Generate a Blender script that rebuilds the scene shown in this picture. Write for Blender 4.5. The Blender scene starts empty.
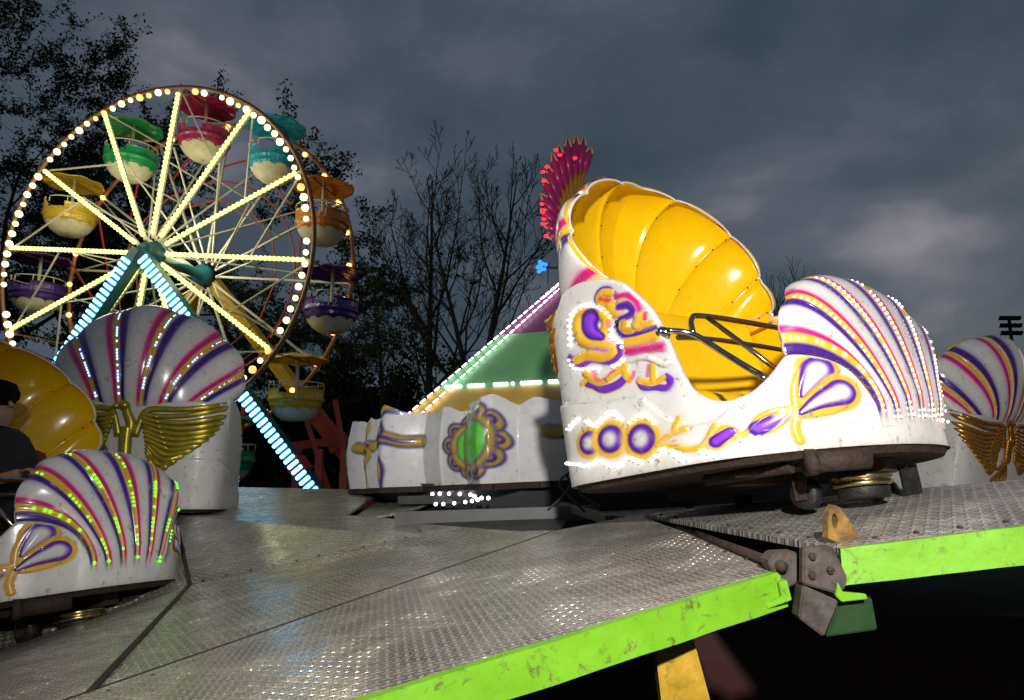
import bpy, bmesh, math, random
import numpy as np
from mathutils import Vector, Matrix, noise
from mathutils.bvhtree import BVHTree
random.seed(7); RNG=np.random.default_rng(7)
C=bpy.context.scene.collection
sc=bpy.context.scene
# ------------------------------------------------------------ camera, sky, light, exposure
EYE=Vector((0,0,1.5)); FPX=683.0; PITCH=math.atan(115/FPX)
cd=bpy.data.cameras.new('camera'); cam=bpy.data.objects.new('camera',cd); C.objects.link(cam)
cam.location=EYE; cam.rotation_euler=(math.pi/2+PITCH,0,0)
cd.sensor_width=36; cd.lens=36*FPX/1024; cd.clip_start=.05; cd.clip_end=3000
sc.camera=cam
sc.view_settings.view_transform='Standard'; sc.view_settings.look='None'
sc.view_settings.gamma=1; sc.view_settings.exposure=0; sc.view_settings.use_curve_mapping=False
W=bpy.data.worlds.new('World'); sc.world=W; W.use_nodes=True
nt=W.node_tree; nt.nodes.clear()
def nd(t,typ,**k):
    n=t.nodes.new(typ)
    for a,b in k.items():
        if a=='inp':
            for i,v in b.items(): n.inputs[i].default_value=v
        else: setattr(n,a,b)
    return n
def ramp(t,stops,interp='LINEAR'):
    n=t.nodes.new('ShaderNodeValToRGB'); cr=n.color_ramp; cr.interpolation=interp
    while len(cr.elements)<len(stops): cr.elements.new(.5)
    for e,(p,c) in zip(cr.elements,stops): e.position=p; e.color=(*c,1) if len(c)==3 else c
    return n
SUN_EL,SUN_AZ=math.radians(6),math.radians(60)
sky=nd(nt,'ShaderNodeTexSky',sky_type='NISHITA',sun_disc=False,sun_elevation=SUN_EL,sun_rotation=SUN_AZ)
tc=nd(nt,'ShaderNodeTexCoord')
mp=nd(nt,'ShaderNodeMapping',inp={'Scale':(1.0,1.0,1.7),'Location':(.35,.1,.0)})
n1=nd(nt,'ShaderNodeTexNoise',inp={'Scale':2.6,'Detail':6,'Roughness':.55,'Distortion':.25})
n2=nd(nt,'ShaderNodeTexNoise',inp={'Scale':5.0,'Detail':6,'Roughness':.5})
nt.links.new(tc.outputs['Generated'],mp.inputs[0]); nt.links.new(mp.outputs[0],n1.inputs[0]); nt.links.new(mp.outputs[0],n2.inputs[0])
mx=nd(nt,'ShaderNodeMath',operation='MULTIPLY_ADD',inp={1:.3,2:.0}); nt.links.new(n2.outputs[0],mx.inputs[0])
ad=nd(nt,'ShaderNodeMath',operation='MULTIPLY_ADD',inp={1:.7}); nt.links.new(n1.outputs[0],ad.inputs[0]); nt.links.new(mx.outputs[0],ad.inputs[2])
# a thinner gap of the overcast to the right
def sky_dir(px,py):
    v=Vector(((px-512)/FPX,1,0)); r=cam.matrix_basis.to_3x3()
    d=Matrix.Rotation(PITCH,3,'X')@Vector(((px-512)/FPX,1,(350-py)/FPX)); return d.normalized()
def blob(px,py,w,amp,prev,asp=2.2):
    d=sky_dir(px,py)
    sb=nd(nt,'ShaderNodeVectorMath',operation='SUBTRACT',inp={1:d}); nt.links.new(tc.outputs['Generated'],sb.inputs[0])
    ms=nd(nt,'ShaderNodeVectorMath',operation='MULTIPLY',inp={1:(1/w,1/w,asp/w)}); nt.links.new(sb.outputs[0],ms.inputs[0])
    ln=nd(nt,'ShaderNodeVectorMath',operation='LENGTH'); nt.links.new(ms.outputs[0],ln.inputs[0])
    mr=nd(nt,'ShaderNodeMapRange',interpolation_type='SMOOTHSTEP',inp={1:0,2:1,3:amp,4:0}); nt.links.new(ln.outputs['Value'],mr.inputs[0])
    a=nd(nt,'ShaderNodeMath',operation='ADD'); nt.links.new(prev,a.inputs[0]); nt.links.new(mr.outputs[0],a.inputs[1]); return a.outputs[0]
o=blob(895,232,.17,.12,ad.outputs[0],2.4); o=blob(780,250,.45,.06,o); o=blob(960,320,.3,.05,o,2.5); o=blob(330,20,.6,.05,o,1.3); o=blob(830,60,.5,-.05,o)
cr=ramp(nt,[(.34,(.024,.037,.052)),(.44,(.034,.050,.069)),(.54,(.050,.066,.088)),(.63,(.078,.090,.116)),(.80,(.24,.22,.25))])
nt.links.new(o,cr.inputs[0])
sk=nd(nt,'ShaderNodeMix',data_type='RGBA',blend_type='ADD'); sk.inputs[0].default_value=.004
nt.links.new(cr.outputs[0],sk.inputs[6]); nt.links.new(sky.outputs[0],sk.inputs[7])
bg=nd(nt,'ShaderNodeBackground'); bg.inputs[1].default_value=1.15
wo=nd(nt,'ShaderNodeOutputWorld'); nt.links.new(sk.outputs[2],bg.inputs[0]); nt.links.new(bg.outputs[0],wo.inputs[0])
sl=bpy.data.lights.new('sun','SUN'); sl.energy=.05; sl.angle=math.radians(20); sl.color=(1,.93,.85)
so=bpy.data.objects.new('sun',sl); C.objects.link(so)
so.rotation_euler=Vector((-math.sin(SUN_AZ)*math.cos(SUN_EL),-math.cos(SUN_AZ)*math.cos(SUN_EL),-math.sin(SUN_EL))).to_track_quat('-Z','Y').to_euler()
def spot(name,loc,target,power,size,ang,blend=.9,col=(1,.97,.93)):
    l=bpy.data.lights.new(name,'SPOT'); l.energy=power; l.shadow_soft_size=size; l.spot_size=math.radians(ang); l.spot_blend=blend; l.color=col
    ob=bpy.data.objects.new(name,l); C.objects.link(ob); ob.location=loc
    ob.rotation_euler=(Vector(target)-Vector(loc)).to_track_quat('-Z','Y').to_euler(); return ob
spot('floodlight',(.15,-1.5,3.0),(1.15,3.3,1.7),1620,.08,92,1.0)      # the hand flash / floodlight the photo was lit by
# ------------------------------------------------------------ helpers
def px(x,y,Y):
    d=Matrix.Rotation(PITCH,3,'X')@Vector(((x-512)/FPX,1,(350-y)/FPX)); return EYE+d*(Y/d.y)
def tag(o,label=None,cat=None,group=None,kind=None):
    for k,v in (('label',label),('category',cat),('group',group),('kind',kind)):
        if v: o[k]=v
    return o
def empty(name,loc=(0,0,0),label=None,cat=None,group=None,mat=None):
    o=bpy.data.objects.new(name,None); C.objects.link(o); o.empty_display_size=.2
    if mat is not None: o.matrix_world=mat
    else: o.location=loc
    return tag(o,label,cat,group)
class MB:
    def __init__(s): s.v=[]; s.f=[]; s.m=[]
    def add(s,vs,fs,mi=0):
        b=len(s.v); s.v+=[tuple(v) for v in vs]; s.f+=[tuple(i+b for i in f) for f in fs]; s.m+=[mi]*len(fs); return s
    def box(s,c,d,rot=None,mi=0,bev=0):
        c=Vector(c); hx,hy,hz=[k/2 for k in d]; R=rot or Matrix.Identity(3)
        if bev<=0:
            vs=[c+R@Vector((x*hx,y*hy,z*hz)) for x in(-1,1) for y in(-1,1) for z in(-1,1)]
            return s.add(vs,[(0,1,3,2),(4,6,7,5),(0,4,5,1),(2,3,7,6),(0,2,6,4),(1,5,7,3)],mi)
        bm=bmesh.new(); bmesh.ops.create_cube(bm,size=1)
        for v in bm.verts: v.co=Vector((v.co.x*d[0],v.co.y*d[1],v.co.z*d[2]))
        bmesh.ops.bevel(bm,geom=bm.edges[:],offset=bev,segments=2,affect='EDGES')
        bm.verts.index_update(); s.add([c+R@v.co for v in bm.verts],[[v.index for v in f.verts] for f in bm.faces],mi); bm.free(); return s
    def bar(s,a,b,w,h=None,up=(0,0,1),mi=0):
        a,b=Vector(a),Vector(b); h=h or w; d=b-a; L=d.length; d.normalize(); u=Vector(up)
        if abs(d.dot(u))>.98: u=Vector((1,0,0))
        x=d.cross(u).normalized(); z=x.cross(d)
        return s.box((a+b)/2,(L,w,h),Matrix((d,x,z)).transposed(),mi)
    def tube(s,pts,r,n=8,cap=True,mi=0,flat=None):
        P=[Vector(p) for p in pts]; N=len(P); rr=r if hasattr(r,'__len__') else [r]*N
        t=[(P[min(i+1,N-1)]-P[max(i-1,0)]).normalized() for i in range(N)]
        u=t[0].cross(Vector((0,0,1)))
        if u.length<.1: u=t[0].cross(Vector((1,0,0)))
        u.normalize(); vs=[]
        for i in range(N):
            if flat is not None:
                w=Vector(flat); u=t[i].cross(w).normalized(); w2=u.cross(t[i])
            else:
                u=(u-t[i]*u.dot(t[i])).normalized(); w2=t[i].cross(u)
            k=.45 if flat is not None else 1
            for j in range(n):
                a=2*math.pi*j/n; vs.append(P[i]+u*math.cos(a)*rr[i]+w2*math.sin(a)*rr[i]*k)
        fs=[(i*n+j,i*n+(j+1)%n,(i+1)*n+(j+1)%n,(i+1)*n+j) for i in range(N-1) for j in range(n)]
        if cap: fs+=[tuple(range(n))[::-1],tuple((N-1)*n+j for j in range(n))]
        return s.add(vs,fs,mi)
    def lathe(s,prof,n=32,c=(0,0,0),axis=None,mi=0,rfun=None):
        c=Vector(c); R=(Vector(axis).to_track_quat('Z','Y').to_matrix() if axis is not None else Matrix.Identity(3)); vs=[]
        for (r,z) in prof:
            for j in range(n):
                a=2*math.pi*j/n; k=rfun(a,r,z) if rfun else (r,z)
                vs.append(c+R@Vector((k[0]*math.cos(a),k[0]*math.sin(a),k[1])))
        N=len(prof); fs=[(i*n+j,i*n+(j+1)%n,(i+1)*n+(j+1)%n,(i+1)*n+j) for i in range(N-1) for j in range(n)]
        return s.add(vs,fs,mi)
    def ball(s,c,r,n=6,sq=(1,1,1),mi=0):
        c=Vector(c); vs=[c+Vector((0,0,r*sq[2]))]; m=max(3,n//2)
        for i in range(1,m):
            t=math.pi*i/m
            for j in range(n): a=2*math.pi*j/n; vs.append(c+Vector((r*sq[0]*math.sin(t)*math.cos(a),r*sq[1]*math.sin(t)*math.sin(a),r*sq[2]*math.cos(t))))
        vs.append(c-Vector((0,0,r*sq[2]))); l=len(vs)-1; fs=[(0,1+j,1+(j+1)%n) for j in range(n)]
        for i in range(m-2): fs+=[(1+i*n+j,1+(i+1)*n+j,1+(i+1)*n+(j+1)%n,1+i*n+(j+1)%n) for j in range(n)]
        fs+=[(l,1+(m-2)*n+(j+1)%n,1+(m-2)*n+j) for j in range(n)]
        return s.add(vs,fs,mi)
    def quad(s,*p,mi=0): return s.add(p,[tuple(range(len(p)))],mi)
    def build(s,name,mat,parent=None,smooth=False):
        me=bpy.data.meshes.new(name); me.from_pydata(s.v,[],s.f); 
        for m in (mat if isinstance(mat,(list,tuple)) else [mat]): me.materials.append(m)
        if any(s.m): me.polygons.foreach_set('material_index',s.m)
        me.polygons.foreach_set('use_smooth',[smooth]*len(s.f)); me.update()
        o=bpy.data.objects.new(name,me); C.objects.link(o)
        if parent: o.parent=parent
        return o
def grid(name,V,mat,parent=None,col=None,closed=False):
    n,m=V.shape[:2]; i=np.arange(n*m).reshape(n,m)
    f=np.stack([i[:-1,:-1],i[1:,:-1],i[1:,1:],i[:-1,1:]],-1).reshape(-1,4)
    me=bpy.data.meshes.new(name); me.vertices.add(n*m); me.vertices.foreach_set('co',V.astype(np.float32).ravel())
    me.loops.add(f.size); me.loops.foreach_set('vertex_index',f.ravel().astype(np.int32))
    me.polygons.add(len(f)); me.polygons.foreach_set('loop_start',np.arange(0,f.size,4,dtype=np.int32)); me.polygons.foreach_set('loop_total',np.full(len(f),4,dtype=np.int32))
    me.polygons.foreach_set('use_smooth',np.ones(len(f),dtype=bool)); me.materials.append(mat); me.update(calc_edges=True); me.validate()
    if col is not None:
        a=me.color_attributes.new('col','FLOAT_COLOR','POINT'); c=np.ones((n*m,4),np.float32); c[:,:3]=col.reshape(-1,3); a.data.foreach_set('color',c.ravel())
    o=bpy.data.objects.new(name,me); C.objects.link(o)
    if parent: o.parent=parent
    return o
def copy_tree(o,parent=None,mats=None):
    c=o.copy(); C.objects.link(c); c.parent=parent
    if parent is None and 'label' in c: pass
    if mats and o.type=='MESH':
        for i,ms in enumerate(c.material_slots):
            
            k=ms.material.name if ms.material else None
            if k in mats: ms.link='OBJECT'; ms.material=mats[k]
    for ch in o.children: copy_tree(ch,c,mats)
    return c
# ------------------------------------------------------------ materials
def mat(name,col=(.5,.5,.5),rough=.5,metal=0,coat=0,var=.15,vscale=6,bump=0,bscale=30,attr=None,dirt=0,dirtcol=(.06,.045,.03),spec=.5,dscale=9,trans=0):
    m=bpy.data.materials.new(name); m.use_nodes=True; t=m.node_tree; b=t.nodes['Principled BSDF']
    b.inputs['Roughness'].default_value=rough; b.inputs['Metallic'].default_value=metal; b.inputs['Coat Weight'].default_value=coat; b.inputs['Coat Roughness'].default_value=.08
    b.inputs['Specular IOR Level'].default_value=spec; b.inputs['Transmission Weight'].default_value=trans
    tc=nd(t,'ShaderNodeTexCoord'); src=None
    if attr: a=nd(t,'ShaderNodeAttribute',attribute_name=attr); src=a.outputs['Color']
    else: a=nd(t,'ShaderNodeRGB'); a.outputs[0].default_value=(*col,1); src=a.outputs[0]
    if var:
        n=nd(t,'ShaderNodeTexNoise',inp={'Scale':vscale,'Detail':5,'Roughness':.65}); t.links.new(tc.outputs['Object'],n.inputs[0])
        mr=nd(t,'ShaderNodeMapRange',inp={1:.25,2:.75,3:1-var,4:1+var*.4}); t.links.new(n.outputs[0],mr.inputs[0])
        mm=nd(t,'ShaderNodeMix',data_type='RGBA',blend_type='MULTIPLY'); mm.inputs[0].default_value=1
        t.links.new(src,mm.inputs[6]); t.links.new(mr.outputs[0],mm.inputs[7]); src=mm.outputs[2]
        r2=nd(t,'ShaderNodeMapRange',inp={1:.3,2:.7,3:max(0.03,rough*.75),4:min(1,rough*1.35)}); t.links.new(n.outputs[0],r2.inputs[0]); t.links.new(r2.outputs[0],b.inputs['Roughness'])
    if dirt:
        n=nd(t,'ShaderNodeTexNoise',inp={'Scale':dscale,'Detail':9,'Roughness':.75,'Distortion':.6}); t.links.new(tc.outputs['Object'],n.inputs[0])
        mr=nd(t,'ShaderNodeMapRange',inp={1:.62-dirt*.2,2:.70-dirt*.1,3:0,4:1}); t.links.new(n.outputs[0],mr.inputs[0])
        mm=nd(t,'ShaderNodeMix',data_type='RGBA'); mm.inputs[7].default_value=(*dirtcol,1); t.links.new(mr.outputs[0],mm.inputs[0]); t.links.new(src,mm.inputs[6]); src=mm.outputs[2]
    t.links.new(src,b.inputs['Base Color'])
    if bump:
        n=nd(t,'ShaderNodeTexNoise',inp={'Scale':bscale,'Detail':4}); t.links.new(tc.outputs['Object'],n.inputs[0])
        bp=nd(t,'ShaderNodeBump',inp={'Strength':bump,'Distance':.01}); t.links.new(n.outputs[0],bp.inputs['Height']); t.links.new(bp.outputs[0],b.inputs['Normal'])
    return m
def emis(name,col,strength,base=None):
    m=bpy.data.materials.new(name); m.use_nodes=True; b=m.node_tree.nodes['Principled BSDF']
    b.inputs['Base Color'].default_value=(*(base or col),1); b.inputs['Emission Color'].default_value=(*col,1); b.inputs['Emission Strength'].default_value=strength; b.inputs['Roughness'].default_value=.3
    return m
M={}
M['shell']=mat('painted_fibreglass',attr='col',rough=.2,coat=.35,var=.10,vscale=11,bump=.14,bscale=9,dirt=.26,dirtcol=(.20,.14,.09),dscale=19)
M['yellow_shell']=mat('yellow_fibreglass',(.90,.55,.003),rough=.2,coat=.3,var=.1,vscale=5,bump=.2,bscale=5,dirt=.06,dirtcol=(.25,.14,.02),dscale=40)
M['chrome']=mat('chrome_tube',(.62,.6,.58),rough=.14,metal=1,var=.3,vscale=30)
M['gold']=mat('gold_paint',(.62,.29,.045),rough=.26,metal=.75,var=.25,vscale=18,bump=.2,bscale=40)
M['olive_gold']=mat('olive_gold_paint',(.42,.34,.03),rough=.3,metal=.55,var=.2,vscale=14)
M['rust']=mat('rusty_steel',(.05,.03,.022),rough=.7,metal=.35,var=.5,vscale=16,bump=.8,bscale=60,dirt=.3,dirtcol=(.035,.022,.015))
M['black_steel']=mat('greasy_black_steel',(.022,.02,.019),rough=.5,metal=.4,var=.4,vscale=20,bump=.4,bscale=50)
M['brass']=mat('worn_brass',(.55,.42,.2),rough=.25,metal=1,var=.35,vscale=14)
M['led_white']=emis('white_led',(.90,.94,1),5); M['led_blue']=emis('blue_white_led',(.13,.30,1),7); M['led_green']=emis('green_led',(.05,1,.01),7); M['led_red']=emis('red_led',(1,.006,.018),8)
M['led_off']=mat('unlit_led',(.75,.68,.5),rough=.15,var=0); M['led_cobalt']=emis('cobalt_led',(.02,.16,1),2.5)
# ---- the shell car's own geometry, in its local metres (x forward, y left, z up) ----
def _half():
    pts=[]
    for t in np.linspace(0,np.pi/2,400):          # rear centre -> right side
        c,s=np.cos(t),np.sin(t); pts.append((-.05-.69*abs(c)**(2/7.), -.74*abs(s)**(2/7.)))
    for t in np.linspace(np.pi/2,0,80):
        c,s=np.cos(t),np.sin(t); pts.append((.05+.67*abs(c)**(2/2.1), -.74*abs(s)**(2/2.15)))
    return np.array(pts)
HALF=_half()
_d=np.r_[0,np.cumsum(np.linalg.norm(np.diff(HALF,axis=0),axis=1))]
_q0=np.interp(0,HALF[370:430,0],_d[370:430])       # q=0 where the right side passes x=0
QS=_d-_q0; QMIN,QMAX=QS[0],QS[-1]
def foot(q):
    x=np.interp(q,QS,HALF[:,0]); y=np.interp(q,QS,HALF[:,1]); return x,y
def fnorm(q):
    e=.012; x1,y1=foot(np.clip(q-e,QMIN,QMAX)); x2,y2=foot(np.clip(q+e,QMIN,QMAX))
    tx,ty=x2-x1,y2-y1; l=np.hypot(tx,ty)+1e-9; return ty/l,-tx/l
def wall(q,z,off=0.):
    """right-hand wall: point at arc length q, height z, pushed out by off"""
    x,y=foot(q); nx,ny=fnorm(q)
    k=np.clip((-.2-x)/.5,0,1); fl=z/.9
    x=x-k*(.02+.04*fl); y=y*(.99+.03*fl)
    return np.stack([x+nx*off,y+ny*off,z+0*x],-1)
TQ=[-3,-.55,-.50,-.42,-.22,-.10,.03,.08,.11,.17,.25,.32,.42,.50,.58,.64,.70,.76,.82,.88,.92,3]
TZ=[.88,.90,.97,.985,.93,.86,.70,.60,.48,.29,.225,.205,.225,.28,.365,.352,.34,.318,.28,.20,.09,.09]
_tq=np.linspace(-1.6,1.6,1601); _tz=np.interp(_tq,TQ,TZ); _k=np.exp(-(np.arange(-40,41)/14.)**2); _k/=_k.sum()
_tz=np.convolve(np.pad(_tz,40,mode='edge'),_k,'valid')
def top(q): return np.interp(q,_tq,_tz)
def bez(a,b,c,d,t):
    t=t[None,:,None]; a,b,c,d=[k[:,None,:] for k in (a,b,c,d)]
    return a*(1-t)**3+3*b*t*(1-t)**2+3*c*t*t*(1-t)+d*t**3
NG=8
def groove(u,NG=8):
    """signed distance in u to the nearest of the eight grooves"""
    sp=.94/(NG-1); k=np.clip(np.round((u-.03)/sp),0,NG-1); return u-(.03+k*sp),sp
def lobe(u,NG=8):
    d,sp=groove(u,NG); return np.sqrt(np.clip(1-(1-np.clip(np.abs(d)/(sp/2),0,1))**2.2,0,1))
def nose(us,vs):
    ph=np.pi*us
    cy=np.cos(ph); sy=np.sin(ph)
    lb=lobe(us,7)
    A=np.stack([.59-.03*lb*sy**.3-.10*sy, -.535*np.sign(cy)*np.abs(cy)**.9, .35+.41*sy**.8+.012*lb*sy],-1)
    qc=.90; q=qc+(QMAX-qc)*np.minimum(us,1-us)*2
    x,y=foot(q); y=np.where(us>.5,-y,y); B=np.stack([x,y*.985,.07+0*x],-1)
    out=np.stack([0*us,-cy,0*us],-1)
    C1=A+np.stack([.10+.08*sy, -.05*cy, -.0+.03*sy],-1)
    C2=B+np.stack([.0+.0*sy, -.04*cy, .14+.20*sy],-1)
    P=bez(A,C1,C2,B,vs)
    t=vs*np.pi/2; wc=wall(.58+(qc-.58)*np.sin(t), .07+.305*np.cos(t)**.8,.004)   # the edge that lies on the side wall
    d=wc-bez(A[:1],C1[:1],C2[:1],B[:1],vs)[0]; w=np.clip(1-np.minimum(us,1-us)/.2,0,1); w=w*w*(3-2*w)
    s=np.where(us>.5,-1.,1.); P=P+d[None]*w[:,None,None]*np.stack([np.ones_like(s),s,np.ones_like(s)],-1)[:,None,:]
    return P
def hood(us,vs):
    ph=np.radians(-38+256*us); lb=lobe(us)     # u=0 left foot, u=1 right foot
    r=1+.05*lb
    A=np.stack([-.55+.18*np.abs(np.cos(ph))+.24*np.clip(-np.sin(ph),0,1), .775*np.cos(ph)*r, 1.225+.545*np.sin(ph)*(.86+.14*np.sin(ph)**2)*r],-1)
    w=(1-2*us)
    B=np.stack([-.775+.10*w*w, .60*w, .79+0*us],-1)
    sn=np.clip(np.sin(ph),0,1)
    C1=A+np.stack([-.10-.22*sn, .06*np.cos(ph), .03*sn],-1)
    C2=B+np.stack([-.08-.10*sn, .12*w, .08+.45*sn],-1)
    return bez(A,C1,C2,B,vs)
def gridn(P):
    du=np.gradient(P,axis=0); dv=np.gradient(P,axis=1); n=np.cross(du,dv)
    return n/(np.linalg.norm(n,axis=2,keepdims=True)+1e-9)
# ------------------------------------------------------------ the shell cars
STROKES={
'A_gold':[(-0.267,0.665),(-0.232,0.73),(-0.267,0.786),(-0.329,0.819),(-0.399,0.819),(-0.427,0.774),(-0.419,0.709),(-0.36,0.657),(-0.286,0.624),(-0.236,0.596),(-0.224,0.572),(-0.286,0.572),(-0.372,0.604),(-0.454,0.608)],
'A_eye':[(-0.325,0.774),(-0.337,0.742),(-0.318,0.701),(-0.267,0.665)],
'A_pur':[(-0.505,0.636),(-0.438,0.572),(-0.353,0.576),(-0.24,0.535),(-0.173,0.555),(-0.177,0.588)],
'A_pink':[(-0.341,0.628),(-0.29,0.604),(-0.24,0.588)],
'A_pink2':[(-0.216,0.726),(-0.22,0.677)],
'B_pur0':[(-0.146,0.831),(-0.185,0.876),(-0.236,0.892),(-0.271,0.868),(-0.267,0.831)],
'B_gold0':[(-0.173,0.851),(-0.228,0.872),(-0.251,0.851),(-0.236,0.823)],
'B_red0':[(-0.24,0.847),(-0.193,0.819)],
'B_gold1':[(-0.208,0.807),(-0.162,0.75),(-0.119,0.786),(-0.064,0.782),(-0.037,0.734),(-0.029,0.681),(-0.045,0.649)],
'B_mag1':[(-0.146,0.823),(-0.08,0.807),(-0.033,0.766),(-0.014,0.714)],
'B_pur1':[(-0.13,0.766),(-0.08,0.758),(-0.053,0.718),(-0.095,0.709),(-0.146,0.705),(-0.158,0.665),(-0.123,0.624),(-0.056,0.608),(0.049,0.6),(0.092,0.6)],
'B_gold2':[(-0.123,0.685),(-0.13,0.657),(-0.084,0.632)],
'B_gold3':[(-0.029,0.641),(0.014,0.681)],
'B_gold4':[(-0.029,0.632),(0.041,0.636)],
'B_mag3':[(0.021,0.685),(0.01,0.661)],
'B_gold5':[(-0.115,0.584),(-0.029,0.58),(0.053,0.576)],
'B_mag5':[(-0.123,0.547),(-0.017,0.531),(0.08,0.515)],
'B_white5':[(-0.13,0.507),(-0.025,0.495),(0.064,0.442),(0.096,0.446)],
'C_gold':[(-0.411,0.527),(-0.364,0.482),(-0.306,0.454),(-0.228,0.474),(-0.154,0.491)],
'C_gold2':[(-0.419,0.486),(-0.442,0.482)],
'C_gold3':[(-0.166,0.462),(-0.138,0.422)],
'C_pur':[(-0.403,0.474),(-0.364,0.454),(-0.302,0.418),(-0.216,0.418),(-0.162,0.438)],
'C_mag':[(-0.364,0.523),(-0.318,0.466),(-0.212,0.491)],
'C_mag2':[(-0.111,0.446),(-0.123,0.426)],
'D_gold':[(0.01,0.446),(-0.002,0.381)],
'D_gold2':[(-0.076,0.401),(-0.002,0.373),(0.06,0.381)],
'D_pur':[(-0.084,0.401),(-0.064,0.369),(0.006,0.353),(0.064,0.336),(0.096,0.357),(0.076,0.381)],
'D_mag':[(-0.017,0.454),(-0.033,0.414)],
'ledA':[(-0.489,0.693),(-0.481,0.738),(-0.473,0.791),(-0.462,0.831),(-0.403,0.855),(-0.356,0.855),(-0.31,0.839),(-0.259,0.807),(-0.224,0.77),(-0.201,0.738),(-0.208,0.697),(-0.216,0.649),(-0.173,0.608),(-0.15,0.564),(-0.162,0.523),(-0.212,0.507),(-0.275,0.515),(-0.318,0.523),(-0.372,0.535),(-0.43,0.551),(-0.489,0.576),(-0.516,0.649)],
'R1':[(-0.435,0.185)],
'R2':[(-0.294,0.178)],
'R3':[(-0.107,0.146)],
'E_gold':[(-0.021,0.101),(0.053,0.134),(0.134,0.146)],
'E_gold2':[(0.103,0.195),(0.08,0.146)],
'E_gold3':[(-0.021,0.101),(0.068,0.085),(0.134,0.061),(0.205,0.069),(0.263,0.134)],
'E_gold4':[(0.224,0.061),(0.259,0.053),(0.322,0.077),(0.38,0.093),(0.431,0.142),(0.497,0.162),(0.551,0.158)],
'E_gold5':[(0.24,0.069),(0.29,0.118),(0.333,0.105),(0.322,0.077)],
'E_gold6':[(0.407,0.093),(0.466,0.089),(0.532,0.13),(0.551,0.158)],
'E_lens1':[(0.259,0.073),(0.318,0.101)],
'E_lens2':[(0.419,0.101),(0.47,0.118),(0.524,0.142)],
'ledE':[(-0.01,0.081),(0.029,0.081),(0.068,0.049),(0.103,0.02),(0.154,0.032),(0.197,0.041),(0.232,0.024),(0.263,0.008),(0.294,0.032),(0.329,0.057),(0.364,0.065),(0.411,0.069),(0.458,0.045),(0.485,0.065),(0.516,0.093)],
'ledR1':[(-0.579,0.28),(-0.52,0.304),(-0.473,0.312),(-0.427,0.284),(-0.384,0.255),(-0.325,0.28),(-0.267,0.3),(-0.224,0.264),(-0.177,0.227),(-0.123,0.239),(-0.072,0.243),(-0.029,0.211),(-0.006,0.174)],
'ledR2':[(-0.746,0.138),(-0.54,0.097),(-0.489,0.081),(-0.434,0.085),(-0.388,0.093),(-0.341,0.069),(-0.294,0.053),(-0.251,0.061),(-0.208,0.077),(-0.154,0.057),(-0.103,0.041),(-0.064,0.053),(-0.025,0.069)],
'petal1':[(0.602,0.207),(0.637,0.255),(0.676,0.3)],
'petal2':[(0.583,0.142),(0.657,0.178),(0.75,0.207)],
'G_stem':[(0.509,0.15),(0.571,0.158),(0.551,0.085),(0.559,0.036)],
'G_stem2':[(0.571,0.158),(0.583,0.243),(0.637,0.332),(0.688,0.357),(0.738,0.312),(0.735,0.276)],
'G_stem3':[(0.688,0.231),(0.758,0.243),(0.797,0.203),(0.735,0.15),(0.641,0.134),(0.571,0.138)],
'step':[(-0.653,0.422),(-0.345,0.365),(-0.107,0.332),(-0.045,0.288),(0.045,0.211),(0.15,0.158),(0.263,0.158),(0.329,0.195)],
}
PXM=.0047
WHITE=np.array([.70,.675,.635]); MAG=np.array([.62,.012,.19]); GOLD=np.array([.80,.44,.03]); NAVY=np.array([.07,.016,.26]); PUR=np.array([.16,.03,.42]); RED=np.array([.6,.05,.02]); PINK=np.array([.78,.33,.5])
def smooth(e0,e1,x): t=np.clip((x-e0)/(e1-e0+1e-9),0,1); return t*t*(3-2*t)
def resample(pts,step=.006):
    pts=np.array(pts,float)
    if len(pts)<3: 
        n=max(2,int(np.linalg.norm(pts[-1]-pts[0])/step)) if len(pts)>1 else 1
        return np.array([pts[0]+(pts[-1]-pts[0])*t for t in np.linspace(0,1,n)]) if len(pts)>1 else pts
    P=np.vstack([2*pts[0]-pts[1],pts,2*pts[-1]-pts[-2]]); out=[]
    for i in range(1,len(P)-2):
        p0,p1,p2,p3=P[i-1:i+3]; n=max(2,int(np.linalg.norm(p2-p1)/step))
        for t in np.linspace(0,1,n,endpoint=False): out.append(.5*((2*p1)+(-p0+p2)*t+(2*p0-5*p1+4*p2-p3)*t*t+(-p0+3*p1-3*p2+p3)*t**3))
    out.append(pts[-1]); return np.array(out)
def even(pts,step):
    p=resample(pts,.002); d=np.r_[0,np.cumsum(np.linalg.norm(np.diff(p,axis=0),axis=1))]; s=np.arange(0,d[-1]+1e-6,step)
    return np.stack([np.interp(s,d,p[:,0]),np.interp(s,d,p[:,1])],-1)
def dist(Q,Z,pts,r0,r1=None):
    p=resample(pts); n=len(p); r1=r0 if r1 is None else r1; best=np.full(Q.shape,9.)
    for i in range(n):
        r=r0+(r1-r0)*(i/max(1,n-1)); best=np.minimum(best,np.hypot((Q-p[i,0])*.80,Z-p[i,1])/r)
    return best
nq,nz=640,190
qs=np.linspace(QMIN,QMAX,nq); tt=np.linspace(0,1,nz)
Q=np.repeat(qs[:,None],nz,1); Zg=tt[None]*top(Q)
col=np.ones((nq,nz,3))*WHITE; hgt=np.zeros((nq,nz))
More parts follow.
